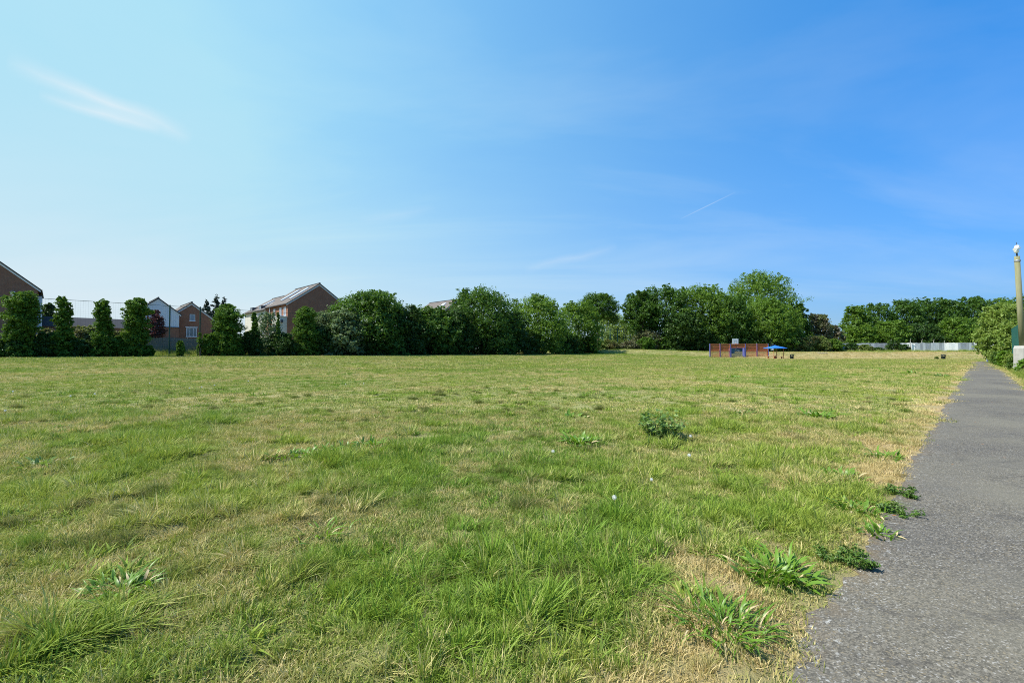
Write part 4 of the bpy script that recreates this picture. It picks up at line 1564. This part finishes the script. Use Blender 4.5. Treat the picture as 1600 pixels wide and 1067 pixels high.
rosette('plantain', 'flat green clump in the grass right of centre', 1310, 748, 80, 0.21, 0.03, 'weed_leaf', 18, GW)
rosette('plantain', 'green clump close to the path at middle distance', 1380, 716, 60, 0.2, 0.03, 'weed_leaf', 19, GW)
rosette('plantain', 'upright grassy clump in the left middle of the field', 500, 838, 60, 0.20, 0.014, 'weed_leaf', 20, GW)
rosette('plantain', 'small clump of stiff leaves far right of the leafy weed', 1160, 648, 26, 0.25, 0.05, 'dark_weed_leaf', 21, GW)
rosette('plantain', 'bluish leaved flat clump at far left of the field', 68, 728, 36, 0.22, 0.045, 'mallow_leaf', 22, GW)
for k, (px, py) in enumerate(((440, 716), (475, 713), (510, 708), (545, 703), (578, 696))):
    rosette('plantain', ('leftmost', 'second from left', 'middle', 'second from right', 'rightmost')[k] + ' clump in the row of bright leaves at left centre', px, py, 60, 0.20, 0.032, 'weed_leaf', 30 + k, GW)
for k, (px, py, lab) in enumerate(((898, 654, 'low bright patch of leaves beyond the leafy weed, left'), (1383, 580, 'far green clump left of the path, first of three'),
                                 (1425, 583, 'far green clump left of the path, middle of three'), (1470, 588, 'far dark clump closest to the path, last of three'),
                                 (1145, 590, 'far green clump in front of the ball court'))):
    rosette('plantain', lab, px, py, 30, 0.34 if k else 0.25, 0.09, 'weed_leaf' if k != 3 else 'dark_weed_leaf', 40 + k, GW)


def bushy_weed(name, label, px, py, Wd, H, n, leaf, mat, seed, aspect=0.6, stalks=10, flower=None):
    x, y = ground_at(px, py)
    WEED_SPOTS.append((x, y, Wd * 0.55))
    t = thing(name, label, 'weed', (x, y, float(surface_z(x, y))), 0, GW)
    rng = random.Random(seed)
    nr = np.random.default_rng(seed)
    st = MB()
    C, N = [], []
    for k in range(stalks):
        a = rng.uniform(0, 6.28)
        rr = rng.random() ** 0.6 * Wd / 2
        h = H * rng.uniform(0.55, 1.0) * (1 - 0.35 * rr / (Wd / 2))
        top = Vector((math.cos(a) * rr, math.sin(a) * rr, h))
        mid = Vector((top.x * 0.8, top.y * 0.8, h * 0.5))
        base = Vector((top.x * 0.5, top.y * 0.5, -0.03))
        st.tube([base, mid, top], [0.006, 0.005, 0.002], 4)
        m_ = n // stalks
        for q in range(m_):
            u = rng.uniform(0.08, 1.0)
            p = base.lerp(mid, u * 2) if u < 0.5 else mid.lerp(top, u * 2 - 1)
            d = Vector((rng.gauss(0, 1), rng.gauss(0, 1), rng.gauss(0, 0.4))).normalized()
            pp = p + d * leaf * rng.uniform(0.3, 1.0)
            if pp.z < 0.02:
                pp.z = 0.02
            C.append(pp)
            N.append((d.x * 0.3, d.y * 0.3, 0.8))
    C, N = np.array(C), np.array(N) + nr.normal(size=(len(C), 3)) * 0.35
    me = leaf_mesh('foliage', C, N, leaf * nr.uniform(0.6, 1.2, len(C)), nr.random(len(C)), mat, nr, aspect)
    link('foliage', me, t)
    st.build('stems', 'stem', t)
    return t


bushy_weed('leafy_weed', 'knee high leafy weed standing alone right of field centre', 1036, 682, 0.95, 0.58, 560, 0.085, 'mallow_leaf', 61, 0.75, 40)
bushy_weed('feathery_weed', 'dark feathery weed lying beside the path edge', 1328, 884, 0.42, 0.11, 900, 0.032, 'dark_weed_leaf', 62, 0.4, 18)
bushy_weed('feathery_weed', 'dark feathery weed on the path edge, farther one', 1404, 805, 0.36, 0.12, 500, 0.035, 'dark_weed_leaf', 63, 0.4, 12)
bushy_weed('feathery_weed', 'dark green weed spilling onto the path at middle distance', 1416, 775, 0.40, 0.12, 500, 0.04, 'dark_weed_leaf', 64, 0.4, 12)
bushy_weed('feathery_weed', 'small dark weed tuft in the left foreground grass', 570, 790, 0.18, 0.08, 90, 0.045, 'dark_weed_leaf', 65, 0.7, 8)


# dandelion clocks
def clock_meshes():
    st = MB().tube([(0, 0, -0.02), (0.006, 0.004, 0.07), (0.0, 0.0, 0.15)], [0.0025, 0.0022, 0.002], 6)
    sm_ = make_mesh('stem', st.v, st.f, 'stem')
    nr = np.random.default_rng(4)
    m = MB()
    m.lathe([(0.002, 0.146), (0.006, 0.150), (0.006, 0.156), (0.002, 0.160)], 8)
    nd = 60
    for k in range(nd):
        zf = 1 - 2 * (k + 0.5) / nd
        a = k * 2.39996
        d = Vector((math.sqrt(1 - zf * zf) * math.cos(a), math.sqrt(1 - zf * zf) * math.sin(a), zf))
        c = Vector((0, 0, 0.153))
        s = d.cross(Vector((0.3, 0.2, 1))).normalized()
        q = d.cross(s)
        m.tube([c + d * 0.005, c + d * 0.025], [0.0005, 0.0005], 3, False)
        tip = c + d * 0.026
        for w in range(4):
            an = w * math.pi / 2
            e1 = tip + (s * math.cos(an) + q * math.sin(an)) * 0.0075 + d * 0.003
            e2 = tip + (s * math.cos(an + 0.5) + q * math.sin(an + 0.5)) * 0.0075 + d * 0.003
            m.add([tip, e1, e2], [(0, 1, 2)])
    return sm_, make_mesh('seed_head', m.v, m.f, 'seed_fluff')


stem_me, head_me = clock_meshes()
DC = [(960, 797, 'dandelion clock standing in lower centre right grass', 1.0), (1079, 692, 'dandelion clock just right of the tall leafy weed', 1.0),
      (1077, 725, 'dandelion clock below right of the tall leafy weed', 1.0), (864, 718, 'dandelion clock left of the leafy clumps near centre', 1.0),
      (8, 650, 'dandelion clock at the left picture edge', 1.1), (296, 612, 'left one of three white dandelion clocks far left', 1.2),
      (315, 610, 'middle one of three white dandelion clocks far left', 1.2), (335, 607, 'right one of three white dandelion clocks far left', 1.2),
      (110, 626, 'dandelion clock in the far left grass below the ivy columns', 1.2), (148, 622, 'dandelion clock in the far left grass, a little right', 1.2),
      (540, 605, 'dandelion clock below the sprawling hedge tree, left of two', 1.2), (568, 604, 'dandelion clock below the sprawling hedge tree, right of two', 1.2),
      (388, 601, 'lone dandelion clock below the very thin ivy post', 1.2), (1018, 763, 'small dandelion clock half hidden in grass near centre', 0.8),
      (20, 618, 'dandelion clock far left below the leftmost ivy post', 1.2), (234, 604, 'dandelion clock below the purple tree', 1.2)]
for i, (px, py, lab, s) in enumerate(DC):
    x, y = ground_at(px, py)
    t = thing('dandelion_clock', lab, 'dandelion', (x, y, float(surface_z(x, y))), i * 1.3, 'dandelion clocks in the grass')
    t.scale = (s * 0.75, s * 0.75, s * 0.75)
    link('stem', stem_me, t)
    link('seed_head', head_me, t)


# ------------------------------------------------------------------ the grass
def blade_patch(name, n, radius, length, width, seed, lay=0.0, spread=0.6, seg=3, tufts=40, tight=0.035, dark=0.5):
    """turf: tufts of curved tapering blades, each tuft with its own lean, height and tone"""
    rng = np.random.default_rng(seed)
    ca = rng.uniform(0, 2 * math.pi, tufts)
    cen = np.stack([np.cos(ca), np.sin(ca)], 1) * (radius * np.sqrt(rng.random(tufts)))[:, None]
    k = rng.integers(0, tufts, n)
    root = rng.normal(size=(n, 2)) * tight
    P = cen[k] + root
    tl = rng.uniform(0, 2 * math.pi, tufts)
    tlean = np.stack([np.cos(tl), np.sin(tl)], 1) * rng.uniform(0.3, 1.15, (tufts, 1)) + lay * np.array([math.cos(LD), math.sin(LD)])
    ang = rng.uniform(0, 2 * math.pi, n)
    # blades fan out from the heart of their tuft
    hd = tlean[k] + root / max(tight, 1e-4) * 0.35 + np.stack([np.cos(ang), np.sin(ang)], 1) * spread * 0.6
    tlen = 0.4 + 1.25 * rng.random(tufts) ** 1.3
    ln = length * tlen[k] * rng.uniform(0.5, 1.2, n)
    wd = width * rng.uniform(0.6, 1.35, n)
    sa = rng.uniform(0, math.pi, n)
    side = np.stack([np.cos(sa), np.sin(sa)], 1)
    hh = np.linalg.norm(hd, axis=1)
    V, T = [], []
    ttone = rng.random(tufts)
    tone = np.clip(ttone[k] * dark + (1 - dark) * rng.random(n), 0, 1)
    for i in range(seg + 1):
        u = i / seg
        out = ln * (0.35 * u + 0.65 * u * u)
        z = ln * u * (1 - 0.30 * u * np.clip(hh, 0, 1.6)) * np.clip(1.05 - 0.36 * hh, 0.22, 1)
        c = np.column_stack([P + hd * out[:, None] * 0.75, z - 0.006])
        w = wd * (1 - u ** 1.6) * 0.5
        s3 = np.column_stack([side * w[:, None], np.zeros(n)])
        if i < seg:
            V += [c - s3, c + s3]
            T += [tone, tone]
        else:
            V += [c]
            T += [tone]
    nv = 2 * seg + 1
    V = np.stack(V, 1).reshape(-1, 3)
    T = np.stack(T, 1).reshape(-1)
    b = np.arange(n)[:, None] * nv
    tris = []
    for i in range(seg - 1):
        tris += [b + np.array([2 * i, 2 * i + 1, 2 * i + 3]), b + np.array([2 * i, 2 * i + 3, 2 * i + 2])]
    tris.append(b + np.array([2 * seg - 2, 2 * seg - 1, 2 * seg]))
    Fc = np.concatenate(tris).astype(np.int32)
    me = make_mesh(name, V, Fc, 'grass_blade', False, {'tone': T})
    return bpy.data.objects.new(name, me)


LD = R(35)
patch_col = bpy.data.collections.new("grass_patches")
patches = [
    # near: 0-3 short mixed turf, 4-6 long lush laid grass, 7 single wiry tussock
    blade_patch('grass_patch_00', 760, 0.20, 0.046, 0.0066, 1, 0.15, 0.7, 3, 60),
    blade_patch('grass_patch_01', 760, 0.20, 0.058, 0.0064, 2, 0.25, 0.6, 3, 48),
    blade_patch('grass_patch_02', 760, 0.20, 0.038, 0.0070, 3, 0.10, 0.9, 3, 80),
    blade_patch('grass_patch_03', 760, 0.20, 0.060, 0.0060, 4, 0.30, 0.6, 3, 36),
    blade_patch('grass_patch_04', 520, 0.16, 0.110, 0.0082, 5, 0.55, 0.5, 4, 16, 0.03),
    blade_patch('grass_patch_05', 520, 0.15, 0.088, 0.0080, 6, 0.35, 0.6, 4, 14, 0.03),
    blade_patch('grass_patch_06', 520, 0.14, 0.140, 0.0088, 7, 0.65, 0.5, 4, 10, 0.035),
    blade_patch('grass_patch_07', 300, 0.03, 0.105, 0.0040, 8, 0.15, 0.8, 4, 4, 0.03),
    # middle: 8-9 short, 10-11 tufted
    blade_patch('grass_patch_08', 760, 0.50, 0.060, 0.0130, 9, 0.2, 0.6, 2, 120, 0.04),
    blade_patch('grass_patch_09', 760, 0.50, 0.050, 0.0140, 10, 0.15, 0.8, 2, 150, 0.04),
    blade_patch('grass_patch_10', 560, 0.36, 0.110, 0.0130, 11, 0.4, 0.5, 2, 10, 0.06),
    blade_patch('grass_patch_11', 420, 0.22, 0.120, 0.0135, 12, 0.3, 0.6, 2, 5, 0.05),
    # far
    blade_patch('grass_patch_12', 760, 1.40, 0.085, 0.034, 13, 0.2, 0.6, 2, 150, 0.09),
    blade_patch('grass_patch_13', 620, 1.20, 0.120, 0.034, 14, 0.3, 0.6, 2, 22, 0.12),
    # tall verge grass
    blade_patch('grass_patch_14', 420, 0.45, 0.55, 0.010, 15, 0.25, 0.4, 4, 26, 0.05),
    # 15 broad flat leaves of small weeds, 16 dead stalks lying on the turf, 17 broad leaves seen farther off
    blade_patch('grass_patch_15', 60, 0.07, 0.085, 0.017, 16, 0.0, 1.1, 4, 5, 0.02, 0.3),
    blade_patch('grass_patch_16', 34, 0.20, 0.170, 0.0030, 17, 0.4, 1.9, 4, 30, 0.02, 0.2),
    blade_patch('grass_patch_17', 90, 0.16, 0.110, 0.026, 18, 0.0, 1.0, 3, 8, 0.05, 0.3),
    # 18 dense wiry tussock
    blade_patch('grass_patch_18', 900, 0.07, 0.125, 0.0034, 19, 0.30, 0.9, 4, 9, 0.04, 0.35),
]
for o in patches:
    patch_col.objects.link(o)


LUSH = [(*ground_at(px, py), r_) for px, py, r_ in ((870, 1040, 0.42), (760, 1000, 0.45), (640, 930, 0.5), (800, 900, 0.45), (60, 1030, 0.4), (480, 890, 0.35), (1090, 820, 0.5), (900, 740, 0.7), (340, 780, 0.7))]


def scatter():
    rng = np.random.default_rng(77)
    pts, idx, rot, scl, dr, hu = [], [], [], [], [], []

    def ring(d0, d1, per_m2, chooser, smin, smax):
        # sample uniformly over the wedge in view, with a margin
        st = 1 / math.sqrt(per_m2)
        gx, gy = np.meshgrid(np.arange(-1.3 * d1 - 1, 1.3 * d1 + 1, st), np.arange(d0, d1, st))
        x = gx.ravel() + rng.uniform(-0.5, 0.5, gx.size) * st
        y = gy.ravel() + rng.uniform(-0.5, 0.5, gx.size) * st
        w_ = (np.abs(x) < 1.28 * (y + 0.35))
        x, y = x[w_], y[w_]
        off = path_off(x, y)
        al = path_along(x, y)
        ok = ((off < path_edge(al) - 0.10) | (al > PATH_END + 0.5) | (off > PATH_W + 0.12)) & (inside(x, y) > -6)
        x, y, off = x[ok], y[ok], off[ok]
        dry = dryness(x, y)
        lush = sstep((fbm(x * 0.8 + 20, y * 0.8, 91, 4) - 0.535) / 0.14)
        for (lx, ly, lr) in LUSH:
            lush = np.maximum(lush, np.exp(-((x - lx) ** 2 + (y - ly) ** 2) / (lr * lr)))
        hue = np.clip(0.15 + 1.1 * (fbm(x * 0.25, y * 0.25 + 9, 21, 3) - 0.25) + rng.normal(size=len(x)) * 0.14, 0, 1)
        pick, dadd, keep = chooser(x, y, dry, lush, rng)
        weedy = np.zeros(len(x), bool)
        for (wx, wy, wr) in WEED_SPOTS:
            weedy |= (x - wx) ** 2 + (y - wy) ** 2 < (wr * 0.75 + 0.08) ** 2
        if d1 < 12:
            pick = np.where(weedy, rng.integers(0, 3, len(x)), pick)
        elif d1 < 40:
            pick = np.where(weedy & (pick > 9), 9, pick)
        base = 0.39 + 0.16 * (fbm(x * 0.12, y * 0.12, 63, 3) - 0.5)
        base = base - 0.22 * ((x < 46) & (y > 98))
        d = np.clip(base + 0.75 * dry + dadd - 0.22 * lush + rng.normal(size=len(x)) * 0.09, 0, 1.2)
        s = rng.uniform(smin, smax, len(x)) * (1 - 0.12 * np.clip(dry, 0, 1)) * np.where(weedy, 0.9, 1.0)
        for arr, v in ((pts, np.column_stack([x, y, surface_z(x, y)])), (idx, pick), (rot, rng.normal(size=len(x)) * 1.1), (scl, s), (dr, d), (hu, hue)):
            arr.append(v[keep])

    def near(x, y, dry, lush, rng):
        n = len(x)
        p = rng.integers(0, 4, n)
        r = rng.random(n)
        long_ = (r < 0.55 * lush + 0.02) & (dry < 0.42)
        p = np.where(long_, rng.integers(4, 7, n), p)
        p = np.where((~long_) & (r > 0.86), 7, p)
        r2 = rng.random(n)
        leaf = (~long_) & (r2 < 0.045)
        dead = (~long_) & (r2 > 0.955)
        p = np.where(leaf, 15, np.where(dead, 16, p))
        dadd = np.where(long_, -0.16, 0.0) + np.where(p == 7, -0.10, 0) + np.where(leaf, -0.55, 0) + np.where(dead, 0.6, 0)
        return p, dadd, np.ones(n, bool)

    def mid(x, y, dry, lush, rng):
        n = len(x)
        r = rng.random(n)
        tuft = r < 0.10 + 0.35 * lush
        p = np.where(tuft, rng.integers(10, 12, n), rng.integers(8, 10, n))
        leaf = (~tuft) & (rng.random(n) < 0.07)
        p = np.where(leaf, 17, p)
        return p, np.where(tuft, -0.08, 0.0) - 0.5 * leaf, np.ones(n, bool)

    def far(x, y, dry, lush, rng):
        n = len(x)
        tuft = rng.random(n) < 0.15 + 0.3 * lush
        return np.where(tuft, 13, 12), np.where(tuft, -0.06, 0.0), np.ones(n, bool)

    ring(0.9, 6.0, 42.0, near, 0.8, 1.25)
    ring(6.0, 11.0, 20.0, near, 1.0, 1.5)
    ring(10.0, 38.0, 4.2, mid, 0.8, 1.3)
    ring(36.0, 122.0, 0.7, far, 0.8, 1.3)
    # wiry tussocks standing proud of the turf, thickest on the left
    tn = 700
    ty = np.sqrt(rng.uniform(1.4 ** 2, 17.0 ** 2, tn))
    tx = rng.uniform(-1.25, 1.1, tn) * ty
    keep_ = (path_off(tx, ty) < -0.5) & (rng.random(tn) < 0.25 + 0.75 * sstep((fbm(tx * 0.55 + 4, ty * 0.55, 37, 3) - 0.42) / 0.2)) & (rng.random(tn) < np.where(tx < 0.2 * ty, 1.0, 0.45))
    tx, ty = tx[keep_], ty[keep_]
    for px, py in ((200, 845), (110, 795), (150, 850), (380, 755), (480, 898), (290, 900), (190, 805), (30, 1005), (60, 860), (345, 745), (560, 775), (330, 810), (240, 770), (320, 660), (1000, 800), (830, 790), (940, 850), (1200, 770)):
        for j_ in range(3):
            gx_, gy_ = ground_at(px + rng.uniform(-22, 22), py + rng.uniform(-6, 6))
            tx, ty = np.append(tx, gx_), np.append(ty, gy_)
    pts.append(np.column_stack([tx, ty, surface_z(tx, ty)]))
    idx.append(np.full(len(tx), 18))
    rot.append(rng.normal(size=len(tx)) * 1.2)
    scl.append(rng.uniform(0.55, 1.15, len(tx)))
    dr.append(np.clip(rng.normal(size=len(tx)) * 0.12 + 0.22, 0, 1))
    hu.append(np.where(rng.random(len(tx)) < 0.65, 2.0, rng.uniform(0.1, 0.7, len(tx))))
    # tall grass on the right verge and along the fence foot and hedge foot
    n = 1500
    al = 14 + 66 * rng.random(n) ** 0.8
    off = PATH_W + 0.45 + np.abs(rng.normal(size=n)) * 1.1
    x = PATH0[0] + PATH_D[0] * al + PATH_N[0] * off
    y = PATH0[1] + PATH_D[1] * al + PATH_N[1] * off
    q = rng.uniform(-3, 26, 700)
    s = rng.uniform(-5, 0.4, 700)
    hx = B0[0] + q / 0.7 * BU[0] + s * BN[0]
    hy = B0[1] + q / 0.7 * BU[1] + s * BN[1]
    fx = rng.uniform(60, 135, 500)
    fy = rng.uniform(115.5, 122.5, 500) - (fx - 100) * 0.2655
    x, y = np.concatenate([x, hx, fx]), np.concatenate([y, hy, fy])
    pts.append(np.column_stack([x, y, surface_z(x, y)]))
    idx.append(np.full(len(x), 14))
    rot.append(rng.uniform(0, 6.28, len(x)))
    sc_ = rng.uniform(0.5, 1.4, len(x))
    sc_[:n] *= np.clip((off - PATH_W) / 1.5, 0.25, 1.0)
    scl.append(sc_)
    dr.append(rng.uniform(0.0, 0.42, len(x)))
    hu.append(rng.uniform(0.2, 0.8, len(x)))
    return [np.concatenate(v) for v in (pts, idx, rot, scl, dr, hu)]


def build_grass():
    P, I, RZ, S, DR, HU = scatter()
    me = bpy.data.meshes.new('grass')
    me.vertices.add(len(P))
    me.vertices.foreach_set('co', P.astype(np.float32).ravel())
    for nm, v, tp in (('pick', I, 'INT'), ('rz', RZ, 'FLOAT'), ('sc', S, 'FLOAT'), ('dry', DR, 'FLOAT'), ('hue', HU, 'FLOAT')):
        a = me.attributes.new(nm, tp, 'POINT')
        a.data.foreach_set('value', v.astype(np.int32 if tp == 'INT' else np.float32))
    me.materials.append(MATS['grass_blade'])
    o = tag(link('grass', me), 'rough grass of green and straw blades over the whole field', 'grass', kind='stuff')
    print('grass patches', len(P))
    ng = bpy.data.node_groups.new('grass_scatter', 'GeometryNodeTree')
    ng.interface.new_socket('Geometry', in_out='INPUT', socket_type='NodeSocketGeometry')
    ng.interface.new_socket('Geometry', in_out='OUTPUT', socket_type='NodeSocketGeometry')
    gi, go = ng.nodes.new('NodeGroupInput'), ng.nodes.new('NodeGroupOutput')
    ci = ng.nodes.new('GeometryNodeCollectionInfo')
    ci.inputs['Collection'].default_value = patch_col
    ci.inputs['Separate Children'].default_value = True
    ci.inputs['Reset Children'].default_value = True
    ip = ng.nodes.new('GeometryNodeInstanceOnPoints')
    ip.inputs['Pick Instance'].default_value = True

    def named(nm, tp):
        n = ng.nodes.new('GeometryNodeInputNamedAttribute')
        n.data_type = tp
        n.inputs['Name'].default_value = nm
        return n.outputs['Attribute']
    cx = ng.nodes.new('ShaderNodeCombineXYZ')
    lk = ng.links.new
    lk(named('rz', 'FLOAT'), cx.inputs['Z'])
    lk(gi.outputs[0], ip.inputs['Points'])
    lk(ci.outputs[0], ip.inputs['Instance'])
    lk(named('pick', 'INT'), ip.inputs['Instance Index'])
    lk(cx.outputs[0], ip.inputs['Rotation'])
    lk(named('sc', 'FLOAT'), ip.inputs['Scale'])
    lk(ip.outputs[0], go.inputs[0])
    md = o.modifiers.new('scatter', 'NODES')
    md.node_group = ng


build_grass()
